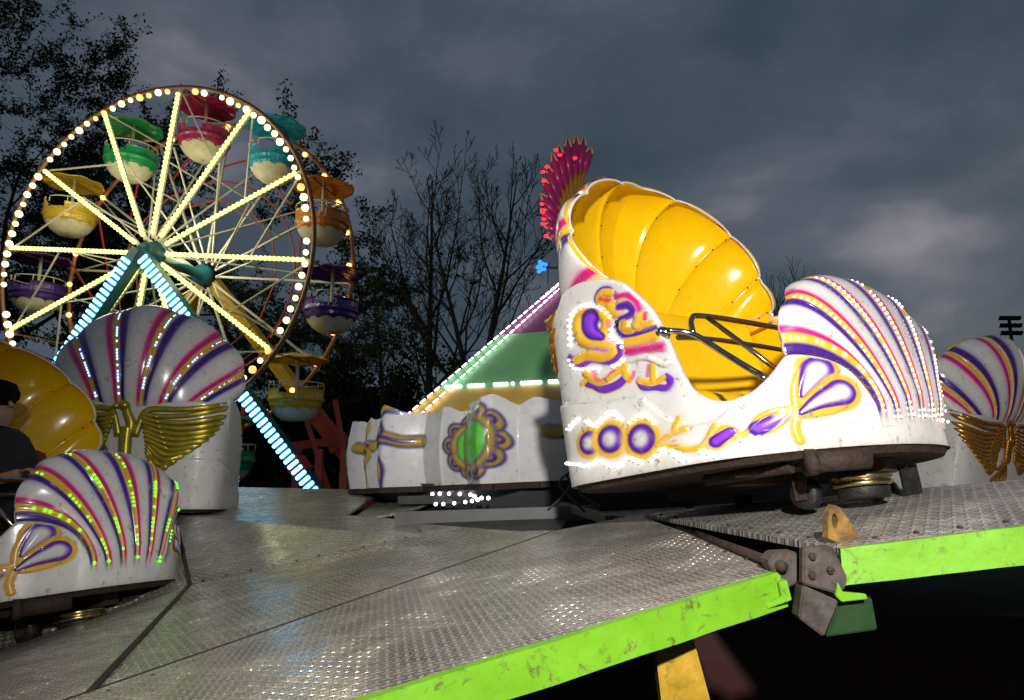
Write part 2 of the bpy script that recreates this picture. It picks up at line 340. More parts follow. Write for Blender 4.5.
def stroke(key,r,c,soft=.15,h=.006,r1=None,alpha=1.,pts=None,halo=None):
    global col,hgt
    d=dist(Q,Zg,pts if pts is not None else STROKES[key],r*PXM,None if r1 is None else r1*PXM)
    if halo is not None: 
        a=(1-smooth(.8,halo[1],d))*halo[2]; col=col*(1-a[...,None])+np.array(halo[0])*a[...,None]
    a=(1-smooth(1-soft,1+soft,d))*alpha; col=col*(1-a[...,None])+np.array(c)*a[...,None]
    if h: hgt=np.maximum(hgt,h*np.sqrt(np.clip(1-d*d,0,1))) if h>0 else hgt+h*np.sqrt(np.clip(1-d*d,0,1))
Lp=(PUR*.6+WHITE*.4)
stroke('A_pur',3.4,PUR,halo=(Lp,2.4,.5)); stroke('A_gold',5.6,GOLD*np.array([.75,.6,.5]),h=.006,soft=.3); stroke('A_gold',4.6,GOLD,h=.013); stroke('A_eye',11,NAVY,h=.010,r1=4); stroke('A_eye',6,PUR*1.6,h=.014,r1=2,soft=.5)
stroke('A_pink',2,PINK,h=0,soft=.8); stroke('A_pink2',1.8,MAG,h=0,soft=.7,alpha=.6)
stroke('B_gold1',6.6,GOLD*np.array([.75,.6,.5]),h=.006,soft=.3); stroke('B_gold1',5.2,GOLD,h=.013); stroke('B_pur0',2.6,PUR,halo=(Lp,2.4,.5)); stroke('B_gold0',4,GOLD,h=.01); stroke('B_red0',2.5,RED,h=0,soft=.8)
stroke('B_mag1',2.8,MAG,h=.006,soft=.6,halo=(PINK,2,.4)); stroke('B_pur1',3.6,PUR,h=.013,halo=(Lp,2,.6)); stroke('B_pur1',1.1,Lp,h=0,soft=.8,alpha=.7); stroke('B_gold2',4,GOLD*.7,h=.01)
stroke('B_gold3',3.4,GOLD,h=.01,halo=(PINK,1.6,.4)); stroke('B_gold4',2.8,GOLD,h=.01); stroke('B_mag3',1.6,MAG,h=0,soft=.8)
stroke('B_gold5',6.5,GOLD,h=.014); stroke('B_pur1',1.6,NAVY,h=0,soft=.5); stroke('B_mag5',4,MAG,h=.012,soft=.7,halo=(PINK,2.0,.6)); stroke('B_white5',3,WHITE,h=.012,soft=.6,halo=(PINK,2,.3))
stroke('C_pur',4.5,PUR,h=.008,halo=(GOLD,1.9,.6)); stroke('C_gold',4,GOLD,h=.012); stroke('C_gold2',3.4,GOLD); stroke('C_gold3',3.4,GOLD); stroke('C_mag',2.2,MAG,h=0,soft=.8,alpha=.7); stroke('C_mag2',2.2,MAG,h=0,soft=.8,alpha=.8)
stroke('D_pur',3.2,PUR,h=.009,halo=(Lp,2.2,.5)); stroke('D_gold',3.6,GOLD,h=.011); stroke('D_gold2',3,GOLD,h=.009); stroke('D_mag',2,MAG,h=0,soft=.8,alpha=.8)
for k in ('E_gold','E_gold2','E_gold3','E_gold4','E_gold5','E_gold6'): stroke(k,2.5,GOLD*1.02,h=.009,soft=.45,halo=(GOLD*.6+WHITE*.4,2.6,.75))
for k,(cx,cy),r in (('R1',(118,185),11.5),('R2',(228,165),13.2),('R3',(360,165),13.6)):
    stroke(k,r*1.42,GOLD,h=.007,soft=.12,halo=(GOLD*.6+WHITE*.4,1.35,.8)); stroke(k,r*1.05,NAVY*.8,h=.012,soft=.12); stroke(k,r*.78,PUR,h=.012,soft=.3); stroke(k,r*.5,WHITE*.95,h=.014,soft=.5)
stroke('E_lens1',5.4,NAVY,h=.01,r1=4); stroke('E_lens1',2.5,PUR*1.7,h=0,soft=.6); stroke('E_lens2',6.4,NAVY,h=.01,r1=4.4); stroke('E_lens2',3.,PUR*1.7,h=0,soft=.6)
for k in ('G_stem','G_stem2','G_stem3'): stroke(k,3.2,GOLD*1.02,h=.009,soft=.5,halo=(GOLD*.55+WHITE*.45,2.4,.8))
for k,a,b in (('petal1',2.5,11.5),('petal2',2.5,11)):
    stroke(k,a*1.9,GOLD,h=.006,r1=b*1.38,soft=.12,halo=(GOLD*.5+WHITE*.5,1.2,.6))
    stroke(k,a,NAVY,h=.012,r1=b,soft=.1); stroke(k,a*.6,PUR,h=.016,r1=b*.76,soft=.25); stroke(k,a*.3,WHITE,h=.018,r1=b*.55,soft=.4)
# moulded step between the lower band and the upper panel
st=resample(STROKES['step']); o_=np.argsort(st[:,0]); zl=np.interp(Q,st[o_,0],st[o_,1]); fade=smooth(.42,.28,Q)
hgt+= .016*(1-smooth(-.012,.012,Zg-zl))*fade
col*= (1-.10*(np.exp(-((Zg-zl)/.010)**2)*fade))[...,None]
# grime along the bottom edge and the rear corner
gr=np.exp(-Zg/.018)*.55*(RNG.random((nq,1))*.5+.5); col=col*(1-gr[...,None])+np.array([.22,.17,.11])*gr[...,None]
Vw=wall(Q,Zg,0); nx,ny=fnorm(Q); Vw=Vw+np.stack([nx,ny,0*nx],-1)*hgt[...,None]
hs=.016*(1-smooth(-.012,.012,Zg-zl))*fade; cplain=np.ones((nq,nz,3))*WHITE; cplain=cplain*(1-gr[...,None])+np.array([.22,.17,.11])*gr[...,None]
nx0,ny0=fnorm(Q); Vplain=wall(Q,Zg,0)+np.stack([nx0,ny0,0*nx0],-1)*hs[...,None]
# rolled rim on top
def rimrows(V):
    T=top(qs); nx,ny=fnorm(qs); N=np.stack([nx,ny,0*nx],-1); rows=[]
    for k in range(1,7):
        a=math.pi*k/6; p=wall(qs,T,0)-N*(.022*(1-math.cos(a)))+np.array([0,0,1])*(.022*math.sin(a)); rows.append(p)
    p=wall(qs,T-.03,0)-N*.046; rows.append(p); return np.stack(rows,1)
RR=rimrows(Vw); rc=np.ones((nq,RR.shape[1],3))*WHITE; rc[:,4:]=GOLD*.9+.1*WHITE
Vh=np.concatenate([Vw,RR],1); Ch=np.concatenate([col,rc],1)
mir=np.array([1,-1,1])
Vfull=np.concatenate([Vh,(Vh*mir)[::-1]],0); Cfull=np.concatenate([Ch,Ch[::-1]],0)
def stripes(us,vs,flip,fadev=.955,ng=8):
    U_,V_=np.meshgrid(us,vs,indexing='ij'); d,sp=groove(U_,ng); t=d/sp*(1 if flip else -1)
    t=t+.012*np.sin(V_*9+U_*40)
    c=np.ones(U_.shape+(3,))*WHITE; w=1-.25*V_
    def band(a,b,cc,s=.045,al=1):
        nonlocal c
        k=smooth(a-s,a+s,t)*(1-smooth(b-s,b+s,t))*al*(1-smooth(fadev-.05,fadev+.05,V_)); c=c*(1-k[...,None])+cc*k[...,None]
    band(-.34,-.16,PINK,.09,.5); band(-.25,-.09,MAG); band(.06,.27,NAVY*.8); band(-.09,.065,GOLD,.03); band(.25,.36,PUR*.5+WHITE*.5,.06,.5)
    h=.020*lobe(U_,ng)-.0 + .010*(1-smooth(.05,.12,np.abs(t)))
    return c,h
def shell_thing(fn,nu,nv,flip,sgn,root,name,lining,lin_off,lcol):
    us=np.linspace(0,1,nu); vs=np.linspace(0,1,nv); G=fn(us,vs); N=gridn(G)*sgn; c,h=stripes(us,vs,flip,ng=8 if name=='hood' else 7)
    h=h*np.clip(np.minimum(us,1-us)/.03,0,1)[:,None]*(1-smooth(.85,1,vs))[None]*(smooth(-.02,.10,vs) if name=='hood' else 1)
    O_=G+N*h[...,None]
    E0=O_[:,0]; I=G-N*lin_off; rim=[]
    for k in range(5,0,-1):
        a=math.pi*k/6; ctr=(E0+I[:,0])/2; out=(G[:,0]-G[:,1]); out/=np.linalg.norm(out,axis=1,keepdims=True)+1e-9
        rim.append(ctr+(E0-ctr)*math.cos(a)+out*(.008*math.sin(a)))
    R_=np.stack(rim,1); rc=np.ones(R_.shape)*lcol; rc[:,3:]=WHITE
    V=np.concatenate([R_,O_],1); cc=np.concatenate([rc,c],1)
    o=grid(name,V,M['shell'],root,cc)
    s0=.5*smooth(0,.10,np.abs(groove(us)[0])/.134)
    I2=I-N*(.016*(1-s0))[:,None,None]*0+N*((.026 if name=='hood' else .018)*lobe(us))[:,None,None]*(1-smooth(.55,.9,vs))[None,:,None]
    l=grid(lining,I2,M['yellow_shell'] if lining!='nose_lining' else M['yellow_shell'],root)
    return o,l,us,vs,G,N,O_
def build_car():
    root=empty('shell_car')
    body=grid('body',Vfull,M['shell'],root,Cfull)
    # cabin lining and floor
    q2=np.linspace(QMIN,QMAX,140); T=top(q2)-.028; rows=[wall(q2,T*t+.06*(1-t),-.046-.012*math.sin(math.pi*t)) for t in np.linspace(1,0,12)]
    Li=np.stack(rows,1); Li=np.concatenate([Li,(Li*mir)[::-1]],0); grid('cabin_lining',Li,M['yellow_shell'],root)
    b=MB(); B0=[wall(np.array(q),.07,-.03) for q in np.linspace(QMIN,QMAX,60)]; pts=[tuple(p) for p in B0]+[(p[0],-p[1],p[2]) for p in B0[::-1][1:-1]]
    b.add(pts,[tuple(range(len(pts)))[::-1]]); b.build('floor',M['yellow_shell'],root)
    B1=[wall(np.array(q),.004,-.006) for q in np.linspace(QMIN,QMAX,60)]; pts=[tuple(p) for p in B1]+[(p[0],-p[1],p[2]) for p in B1[::-1][1:-1]]
    b=MB(); b.add(pts,[tuple(range(len(pts)))]); lo=[(x*.97,y*.97,-.028) for x,y,z in pts]; n=len(pts)
    b.add(pts+lo,[(i,(i+1)%n,n+(i+1)%n,n+i) for i in range(n)]+[tuple(n+i for i in range(n))]); b.build('underside',M['rust'],root)
    # hood and nose
    h,hl,us,vs,G,N,Oh=shell_thing(hood,440,150,True,-1,root,'hood','hood_lining',.014,WHITE)
    hb=MB()
    for k in range(8):
        u=.03+k*.94/7; i=int(u*439)
        for v in (8,30,55,82):
            if not hb.v: hb.ball((0,0,0),.0055,6); sc_o=hb.build('screw',M['black_steel'],hl); o=sc_o
            else: o=sc_o.copy(); C.objects.link(o)
            o.location=G[i,v]-N[i,v]*.016
    nz_,nl,us2,vs2,G2,N2,On=shell_thing(nose,400,150,False,-1,root,'nose','nose_lining',.028,GOLD*.6+MAG*.3)
    def strip(G_,N_,u,v0,v1,step,r,parent,skip=0,mt='led_white',off=.014):
        i=int(round(u*(G_.shape[0]-1))); line=G_[i]; nn=N_[i]; d=np.r_[0,np.cumsum(np.linalg.norm(np.diff(line,axis=0),axis=1))]; m=MB(); L=d[-1]
        s=v0*L
        while s<v1*L:
            if random.random()>skip:
                p=np.array([np.interp(s,d,line[:,j]) for j in range(3)]); q=np.array([np.interp(s,d,nn[:,j]) for j in range(3)]); m.ball(p+q*off,r,6)
            s+=step
        if m.v: m.build('light_strip',M[mt],parent,True)
    for k in range(8):
        if k<7: strip(G2,N2,.03+k*.94/6,.04,.95,.024,.0060,nz_,.14)
        u=.03+k*.94/7; strip(G,N,u,.03,.86,.027,.0100,h,.12)
    # lights that outline the ornaments
    for side in (1,-1):
        for k in ('ledA','ledE','ledR1','ledR2'):
            m=MB(); st=.032
            for q,z in even(STROKES[k],st):
                if random.random()<.05: continue
                p=wall(np.array(q),z,.010+(.017 if z<.34 and q<.38 else 0))*np.array([1,side,1]); m.ball(p,.0066,8)
            m.build('light_strip',M['led_white'],body,True)
    # seat and backrest
    ys=np.linspace(-1,1,40); P=[]
    for t in np.linspace(0,1,18):
        z=.36+.66*t; hw=.66+.02*t; P.append([(-.585+.17*abs(y)**2.6-.05*t+.03*math.sin(t*3.1),y*hw,z-.06*abs(y)**3*t) for y in ys])
    for t in (.25,.5,1.): P.append([(p[0]-.09*t,p[1],p[2]+.02*math.sin(t*1.57)) for p in P[17]])
    grid('backrest',np.array(P).transpose(1,0,2),M['yellow_shell'],root)
    P=[]
    for x,z in ((-.60,.37),(-.4,.375),(-.2,.385),(-.08,.38),(-.03,.35),(-.02,.30),(-.05,.2),(-.09,.08)): P.append([(x+.02*(1-y*y),y*.66,z) for y in ys])
    grid('seat',np.array(P).transpose(1,0,2),M['yellow_shell'],root)
    # lap bar
    def RL(x,y,z): return Vector((x,y,z))
    lap=MB(); A=[(.12,-.75,.575),(.19,-.67,.545),(.30,-.62,.43),(.40,-.58,.33),(.44,-.48,.29),(.46,.45,.29),(.42,.56,.33),(.30,.62,.43),(.19,.67,.545),(.12,.75,.575)]
    lap.tube(resample3(A,6),.0135,10); 
    Bt=[(.19,-.67,.55),(.14,-.60,.64),(.14,-.50,.665),(.15,.0,.67),(.14,.50,.665),(.14,.60,.64),(.19,.67,.55)]; lap.tube(resample3(Bt,6),.0135,10)
    for y in (-.5,.5): lap.tube([(.14,y,.665),(.28,y*.94,.50),(.45,y*.85,.29)],.0115,8)
    Ct=[(.10,-.66,.56),(.05,-.3,.60),(.05,.3,.60),(.10,.66,.56)]; lap.tube(resample3(Ct,6),.0125,10)
    for y in (-1,1): lap.box((.085,.735*y,.58),(.07,.03,.045),Matrix.Rotation(.5,3,'Y'),0,.006); lap.tube([(.085,.70*y,.58),(.085,.765*y,.58)],.016,10)
    lap.build('lap_bar',M['chrome'],root,True)
    kb=MB(); kb.ball(wall(np.array(-.135),.69,.035),.011,8); kb.build('knob',M['black_steel'],root,True)
    # eagle on the back, laid on the surface by rays from behind
    bv=BVHTree.FromPolygons([tuple(p) for p in np.concatenate([Oh.reshape(-1,3)])],[tuple(int(q) for q in f) for f in quads(*Oh.shape[:2])])
    bw=Vfull[:, :nz]; bv2=BVHTree.FromPolygons([tuple(p) for p in bw.reshape(-1,3)],[tuple(int(q) for q in f) for f in quads(*bw.shape[:2])])
    def back(y,z,off=.012):
        best=None
        for b_ in (bv,bv2):
            # aim toward the seat so the flanks are reached as well
            ang=y/.78*1.05; o_=Vector((-.1-1.6*math.cos(ang),1.6*math.sin(ang),z)); d_=(Vector((-.1,0,z))-o_).normalized(); r=b_.ray_cast(o_,d_)
            if r[0] and (best is None or r[3]<best[1]): best=(r[0]-d_*off,r[3])
        return best[0] if best else Vector((-.8,y,z))
    eg=empty('eagle_emblem'); eg.parent=root
    def ribbon(name,pts,rad,mt='gold',off=.012,n=18,par=eg):
        p=resample3([(a[0],a[1],0) for a in pts],n//(len(pts)-1)+1); m=MB(); N_=len(p)
        q=[back(a.x,a.y,off) for a in p]; rr=[rad[0]+(rad[1]-rad[0])*i/(N_-1) for i in range(N_)]; rr=[max(.003,r*min(1,(N_-1-i)/2.5+.25)) for i,r in enumerate(rr)]
        Pn=[]
        for i,a in enumerate(q):
            nrm=Vector((a.x+.1,a.y,0)).normalized()
            Pn.append(nrm)
        vs=[];t=[(q[min(i+1,N_-1)]-q[max(i-1,0)]).normalized() for i in range(N_)]
        for i in range(N_):
            w=Pn[i]; u=t[i].cross(w).normalized()
            for j in range(8):
                a=2*math.pi*j/8; vs.append(q[i]+u*math.cos(a)*rr[i]+w*math.sin(a)*rr[i]*.55)
        fs=[(i*8+j,i*8+(j+1)%8,(i+1)*8+(j+1)%8,(i+1)*8+j) for i in range(N_-1) for j in range(8)]+[tuple(range(8))[::-1],tuple((N_-1)*8+j for j in range(8))]
        m.add(vs,fs); return m
    for sd in (1,-1):
        m=MB()
        for k in range(11):      # long flight feathers: from the wrist at the top of the wing sweeping down and in
            t=k/10; x0=.13+.05*t; z0=.78-.30*t; x1=.73-.38*t**1.35; z1=.90-.54*t**.8; mx_=(x0+x1)/2; mz=(z0+z1)/2-.05-.04*t
            q=ribbon('f',[(sd*x0,z0),(sd*mx_,mz),(sd*x1,z1)],(.020,.027),off=.010+.0015*k); m.add(q.v,q.f)
        q=ribbon('f',[(sd*.07,.60),(sd*.10,.72),(sd*.16,.83),(sd*.40,.84),(sd*.58,.88),(sd*.74,.94)],(.032,.018),off=.022); m.add(q.v,q.f)
        for k in range(7):
            t=k/6; q=ribbon('f',[(sd*(.10+.06*t),.80-.22*t),(sd*(.24+.10*t),.77-.27*t)],(.022,.016),off=.03); m.add(q.v,q.f)
        m.build('wing',M['gold'],eg,True)
    m=MB()
    for pts,rad in (([(0,.68),(0,.54),(-.01,.42)],(.055,.05)),([(-.005,.60),(-.03,.70),(.01,.80),(.02,.845)],(.045,.034)),):
        q=ribbon('b',pts,rad,off=.035); m.add(q.v,q.f)
    hd=back(.035,.86,.045); m.ball(hd,.046,12,(.8,1.1,.9)); m.tube([hd+Vector((0,.03,.0)),hd+Vector((0,.085,-.012)),hd+Vector((0,.115,-.04))],[.026,.016,.004],8)
    m.build('bird_body',M['gold'],eg,True)
    m=MB()
    for k in range(5):
        q=ribbon('t',[(0,.44),(.04*(k-2)+.05,.32),(.075*(k-2)+.12,.22)],(.02,.02),off=.014+.002*k); m.add(q.v,q.f)
    q=ribbon('t',[(.02,.46),(.12,.38),(.2,.36)],(.018,.012),off=.02); m.add(q.v,q.f)
    m.build('tail',M['gold'],eg,True)
    # running gear
    m=MB(); m.box((-.05,0,-.06),(1.2,.10,.06)); m.box((.10,0,-.06),(.10,.9,.05)); m.tube([(.0,-.50,-.05),(.42,-.50,-.05)],.024,12); m.tube([(.20,-.56,-.05),(.60,-.30,-.05)],.016,8)
    m.build('base_frame',M['rust'],root)
    m=MB(); m.tube([(.52,-.52,-.045),(.64,-.34,-.045)],.042,14); m.tube([(.505,-.54,-.045),(.525,-.51,-.045)],.052,14); m.build('bumper_roller',M['rust'],root,True)
    for a,(x,y) in enumerate(((.36,-.34),(-.42,.30),(.30,.40))):
        m=MB(); m.lathe([(0,-.03),(.05,-.03),(.062,-.02),(.062,.02),(.05,.03),(0,.03)],20,(x,y,-.15),(0,1,0)); w=m.build('caster_wheel',M['black_steel'],root,True)
        m=MB(); m.box((x,y,-.115),(.06,.09,.05),None,0,.006); m.box((x,y-.04,-.14),(.05,.008,.07)); m.box((x,y+.04,-.14),(.05,.008,.07)); m.build('wheel_fork',M['rust'],w)
    m=MB(); m.lathe([(0,-.19),(.09,-.19),(.10,-.18),(.10,-.145)],32,(.50,-.16,0)); m.build('pivot_base',M['black_steel'],root,True)
    m=MB(); m.lathe([(.088,-.142),(.115,-.138),(.118,-.125),(.108,-.12),(.108,-.112),(.118,-.108),(.116,-.094),(.09,-.09),(0,-.088)],36,(.50,-.16,0)); m.build('pivot_ring',M['brass'],root,True)
    m=MB(); m.box((.56,.12,-.12),(.012,.09,.12),Matrix.Rotation(-.35,3,'Z')); m.box((.52,.10,-.07),(.10,.02,.02)); m.build('stop_bracket',M['black_steel'],root)
    return root
def quads(n,m): i=np.arange(n*m).reshape(n,m); return np.stack([i[:-1,:-1],i[1:,:-1],i[1:,1:],i[:-1,1:]],-1).reshape(-1,4)
def resample3(pts,k):
    P=[Vector(p) for p in pts]; P=[P[0]*2-P[1]]+P+[P[-1]*2-P[-2]]; out=[]
    for i in range(1,len(P)-2):
        p0,p1,p2,p3=P[i-1:i+3]
        for j in range(k): t=j/k; out.append(.5*((2*p1)+(p2-p0)*t+(2*p0-5*p1+4*p2-p3)*t*t+(3*p1-p0-3*p2+p3)*t**3))
    return out+[P[-2]]
def pose(az,pit,roll,x,y,z):
    F0=Vector((math.sin(az),math.cos(az),0)); L=Vector((-F0.y,F0.x,0)); Z=Vector((0,0,1))
    F=F0*math.cos(pit)+Z*math.sin(pit); U=-F0*math.sin(pit)+Z*math.cos(pit); L2=L*math.cos(roll)+U*math.sin(roll); U2=U*math.cos(roll)-L*math.sin(roll)
    m=Matrix((F,L2,U2)).transposed().to_4x4(); m.translation=(x,y,z); return m
GRP='shell cars of the spinning ride'
car=build_car()
car.matrix_world=pose(math.radians(145),math.radians(8),0,1.256,3.335,1.483)
tag(car,'white car with bright yellow hood open toward the camera, scroll ornament and white lights, on the right-hand deck','ride car',GRP)
def second(nm,mats,label):
    c=copy_tree(car,None,mats); c['label']=label; return c
def thin(o,keep,nb=14):
    # a strip with some of its lamps out; keep(k, n) says which lamps burn
    me=o.data; nv=len(me.vertices); per=PER; n=nv//per; m=MB(); lit=[k for k in range(n) if keep(k,n)]
    if not lit: lit=[0]
    f0=[tuple(p.vertices) for p in me.polygons][:len(me.polygons)//n]
    for k in lit: m.add([me.vertices[k*per+j].co for j in range(per)],f0)
    t=m.build('tmp',M['led_white'],None,True); nm=t.data; bpy.data.objects.remove(t); mt=o.material_slots[0].material; o.data=nm; o.material_slots[0].link='OBJECT'; o.material_slots[0].material=mt
PER=14
c2=second('D',{'white_led':M['led_green'],'yellow_fibreglass':M['yellow_shell']},'white striped car nose with green lights cropped by the left picture edge, rider inside')
c2.matrix_world=pose(1.835,.198,-.067,-2.754,4.116,.717)
c3=second('C',{'white_led':M['led_blue'],'gold_paint':M['olive_gold']},'back of striped car with bluish lights and olive gold wings, standing in front of the ferris wheel')
c3.matrix_world=pose(-.16,-.0606,.0138,-3.40,6.586,1.092)
c4=second('B',{'white_led':M['led_off']},'back of unlit striped car with gold eagle, farthest right behind the big yellow hooded car')
c4.matrix_world=pose(-.48,.1927,.0199,4.92,8.25,1.255)

Vp_=np.concatenate([Vplain,RR],1)[::2]; Cp_=np.concatenate([cplain,rc],1)[::2]
pb=grid('body',np.concatenate([Vp_,(Vp_*mir)[::-1]],0),M['shell'],None,np.concatenate([Cp_,Cp_[::-1]],0)); pm=pb.data; bpy.data.objects.remove(pb)
for c in (c3,c4):
    [x for x in c.children if x.name.startswith('body')][0].data=pm
    for o in [x for x in c.children_recursive if x.name.startswith('light_strip') and (x.parent.name.startswith('body') or (c is c4 and x.parent.name.startswith('nose')))]: bpy.data.objects.remove(o)
for o in [x for x in c2.children_recursive if x.name.startswith('light_strip')]:
    ph=random.random()*9; 
    if o.parent.name.startswith('nose'): thin(o,lambda k,n:(math.sin(k*.62+ph)>.25 or random.random()<.12))
    else: bpy.data.objects.remove(o)
for o in [x for x in c3.children_recursive if x.name.startswith('light_strip')]:
    ph=random.random()*9; thin(o,lambda k,n:(math.sin(k*.9+ph)>-.35 or random.random()<.2))
c2['label']='white striped car nose with green lights at the left picture edge, rider inside'
c3['label']='back of striped car with bluish lights and olive gold wings before the ferris wheel'
car['label']='white car with bright yellow hood open toward camera, scroll ornament, white lights'
# ------------------------------------------------------------ ground
gm=mat('night_grass',(.02,.028,.012),rough=.9,var=.5,vscale=.6,bump=.5,bscale=20,spec=.1)
m=MB(); m.quad((-600,-100,0),(600,-100,0),(600,1500,0),(-600,1500,0)); tag(m.build('ground',gm),kind='structure')
# ------------------------------------------------------------ the ride's deck
def treadmat(name,base,sc_=38,rot=.6,metal=.55,rough=.26,bs=1.3):
    m=bpy.data.materials.new(name); m.use_nodes=True; t=m.node_tree; b=t.nodes['Principled BSDF']; Lk=t.links.new
    tc=nd(t,'ShaderNodeTexCoord'); mp=nd(t,'ShaderNodeMapping',inp={'Rotation':(0,0,rot),'Scale':(sc_,sc_,0)}); Lk(tc.outputs['Object'],mp.inputs[0])
    def lens(shift,ang):
        a=nd(t,'ShaderNodeVectorMath',operation='ADD',inp={1:(shift,shift,0)}); Lk(mp.outputs[0],a.inputs[0])
        fr=nd(t,'ShaderNodeVectorMath',operation='FRACTION'); Lk(a.outputs[0],fr.inputs[0])
        sb=nd(t,'ShaderNodeVectorMath',operation='SUBTRACT',inp={1:(.5,.5,0)}); Lk(fr.outputs[0],sb.inputs[0])
        ro=nd(t,'ShaderNodeVectorRotate',rotation_type='Z_AXIS',inp={'Angle':ang}); Lk(sb.outputs[0],ro.inputs[0])
        ml=nd(t,'ShaderNodeVectorMath',operation='MULTIPLY',inp={1:(2.0,5.6,0)}); Lk(ro.outputs[0],ml.inputs[0])
        ln=nd(t,'ShaderNodeVectorMath',operation='LENGTH'); Lk(ml.outputs[0],ln.inputs[0])
        mr=nd(t,'ShaderNodeMapRange',interpolation_type='SMOOTHSTEP',inp={1:.55,2:1.0,3:1,4:0}); Lk(ln.outputs['Value'],mr.inputs[0]); return mr.outputs[0]
    mxx=nd(t,'ShaderNodeMath',operation='MAXIMUM'); Lk(lens(0,.785),mxx.inputs[0]); Lk(lens(.5,-.785),mxx.inputs[1])
    n=nd(t,'ShaderNodeTexNoise',inp={'Scale':2.2,'Detail':8,'Roughness':.7,'Distortion':.5}); Lk(tc.outputs['Object'],n.inputs[0])
    n3=nd(t,'ShaderNodeTexNoise',inp={'Scale':14,'Detail':8,'Roughness':.8}); Lk(tc.outputs['Object'],n3.inputs[0])
    r=ramp(t,[(.32,tuple(k*.22 for k in base)),(.5,tuple(k*.62 for k in base)),(.68,tuple(min(1,k*1.4) for k in base))]); Lk(n.outputs[0],r.inputs[0])
    worn=nd(t,'ShaderNodeMix',data_type='RGBA'); worn.inputs[7].default_value=(.62,.56,.50,1); Lk(r.outputs[0],worn.inputs[6])
    wf=nd(t,'ShaderNodeMath',operation='MULTIPLY',inp={1:.95}); Lk(mxx.outputs[0],wf.inputs[0]); Lk(wf.outputs[0],worn.inputs[0])
    rust=nd(t,'ShaderNodeMix',data_type='RGBA'); rust.inputs[7].default_value=(.11,.06,.035,1)
    mr=nd(t,'ShaderNodeMapRange',inp={1:.56,2:.70,3:0,4:.85}); Lk(n3.outputs[0],mr.inputs[0]); Lk(mr.outputs[0],rust.inputs[0]); Lk(worn.outputs[2],rust.inputs[6]); Lk(rust.outputs[2],b.inputs['Base Color'])
    rr=nd(t,'ShaderNodeMapRange',inp={1:.3,2:.7,3:rough*.7,4:rough*1.5}); Lk(n3.outputs[0],rr.inputs[0]); Lk(rr.outputs[0],b.inputs['Roughness'])
    b.inputs['Metallic'].default_value=metal
    bl=nd(t,'ShaderNodeTexNoise',inp={'Scale':3,'Detail':3}); Lk(tc.outputs['Object'],bl.inputs[0])
    hs=nd(t,'ShaderNodeMath',operation='MULTIPLY_ADD',inp={1:6}); Lk(bl.outputs[0],hs.inputs[0]); Lk(mxx.outputs[0],hs.inputs[2])
    sm=nd(t,'ShaderNodeMapRange',inp={1:.35,2:.65,3:bs*.25,4:bs}); Lk(n.outputs[0],sm.inputs[0]); bp=nd(t,'ShaderNodeBump',inp={'Strength':bs,'Distance':.005}); Lk(sm.outputs[0],bp.inputs['Strength']); Lk(hs.outputs[0],bp.inputs['Height']); Lk(bp.outputs[0],b.inputs['Normal'])
    return m
TM=[treadmat('tread_plate',(.60,.52,.45),sc_=27),treadmat('tread_plate_brown',(.50,.45,.36),rot=.2,sc_=22),treadmat('tread_plate_blue',(.54,.50,.46),rot=1.35,sc_=19)]
green=mat('lime_green_paint',(.16,.40,.016),rough=.42,var=.2,vscale=7,bump=.25,bscale=20,dirt=.34,dirtcol=(.10,.055,.03),dscale=24)
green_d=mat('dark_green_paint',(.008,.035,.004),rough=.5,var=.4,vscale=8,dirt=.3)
steel=mat('dark_rusted_plate',(.12,.10,.09),rough=.5,metal=.6,var=.5,vscale=14,bump=.12,bscale=60,dirt=.35,dirtcol=(.16,.06,.025),dscale=18)
wyel=mat('worn_yellow_paint',(.42,.25,.015),rough=.45,var=.4,vscale=20,dirt=.35,dirtcol=(.10,.055,.03),dscale=22)
maroon=mat('dark_maroon_backdrop',(.04,.006,.005),rough=.7,var=.4,vscale=3)
deck=empty('ride_deck',(0,3,1.1),'undulating metal tread plate deck with lime green edge beams under the shell cars','ride deck')
def W3(x,y,z): return Vector((x,y,1.5+z))
def plate(pts,mt,th=.02,name='deck_plate',tri=None):
    ptl=[p-Vector((0,3,1.1)) for p in pts]; n=len(ptl); low=[p-Vector((0,0,th)) for p in ptl]; b=MB()
    topf=tri or [tuple(range(n))]; b.add(ptl+low,list(topf)+[tuple(n+i for i in f)[::-1] for f in topf]+[(i,n+i,n+(i+1)%n,(i+1)%n) for i in range(n)])
    return b.build(name,mt,deck)
def plane3(a,b,c):
    n=(b-a).cross(c-a); return lambda x,y:Vector((x,y,a.z-(n.x*(x-a.x)+n.y*(y-a.y))/n.z))
NA,NB,NH=px(778,569,2.09),px(350,700,1.66),px(640,515,4.0); RA,RB=px(838,548,2.06),px(1024,525,1.95)
pN=plane3(NA,NB,NH); pR=plane3(RA,RB,NH)
def on(pf,x,y):
    lo_,hi=.5,12.
    g_=lambda Y:(lambda p:p.z-pf(p.x,p.y).z)(px(x,y,Y))
    s0=g_(.5)
    for _ in range(50):
        mid=(lo_+hi)/2
        if (g_(mid)>0)==(s0>0): lo_=mid
        else: hi=mid
    return px(x,y,lo_)
eN=lambda t:NA+(NB-NA)*t; eR=lambda t:RA+(RB-RA)*t
S0,S1=on(pN,558,530),on(pN,90,692); S2=S1+(S1-S0)*.6
s1=[S0,S1,S2]
s2=[px(415,537,4.41),px(190,585,4.15),px(0,650,3.61),W3(-4.2,2.8,-1.15)]
NHg=pN(NA.x+.02,NA.y+.01)
plate([NHg,NH+Vector((-.02,0,0)),S0,S1,S2,eN(2.6)],TM[0],tri=[(5,4,3,2,1,0)])
RX=lambda t,k:pR(eR(t).x+k*.35,eR(t).y+k)
g=.045
a=[p+Vector((-.006,g,-.004)) for p in s1]; bq=s2[:3]
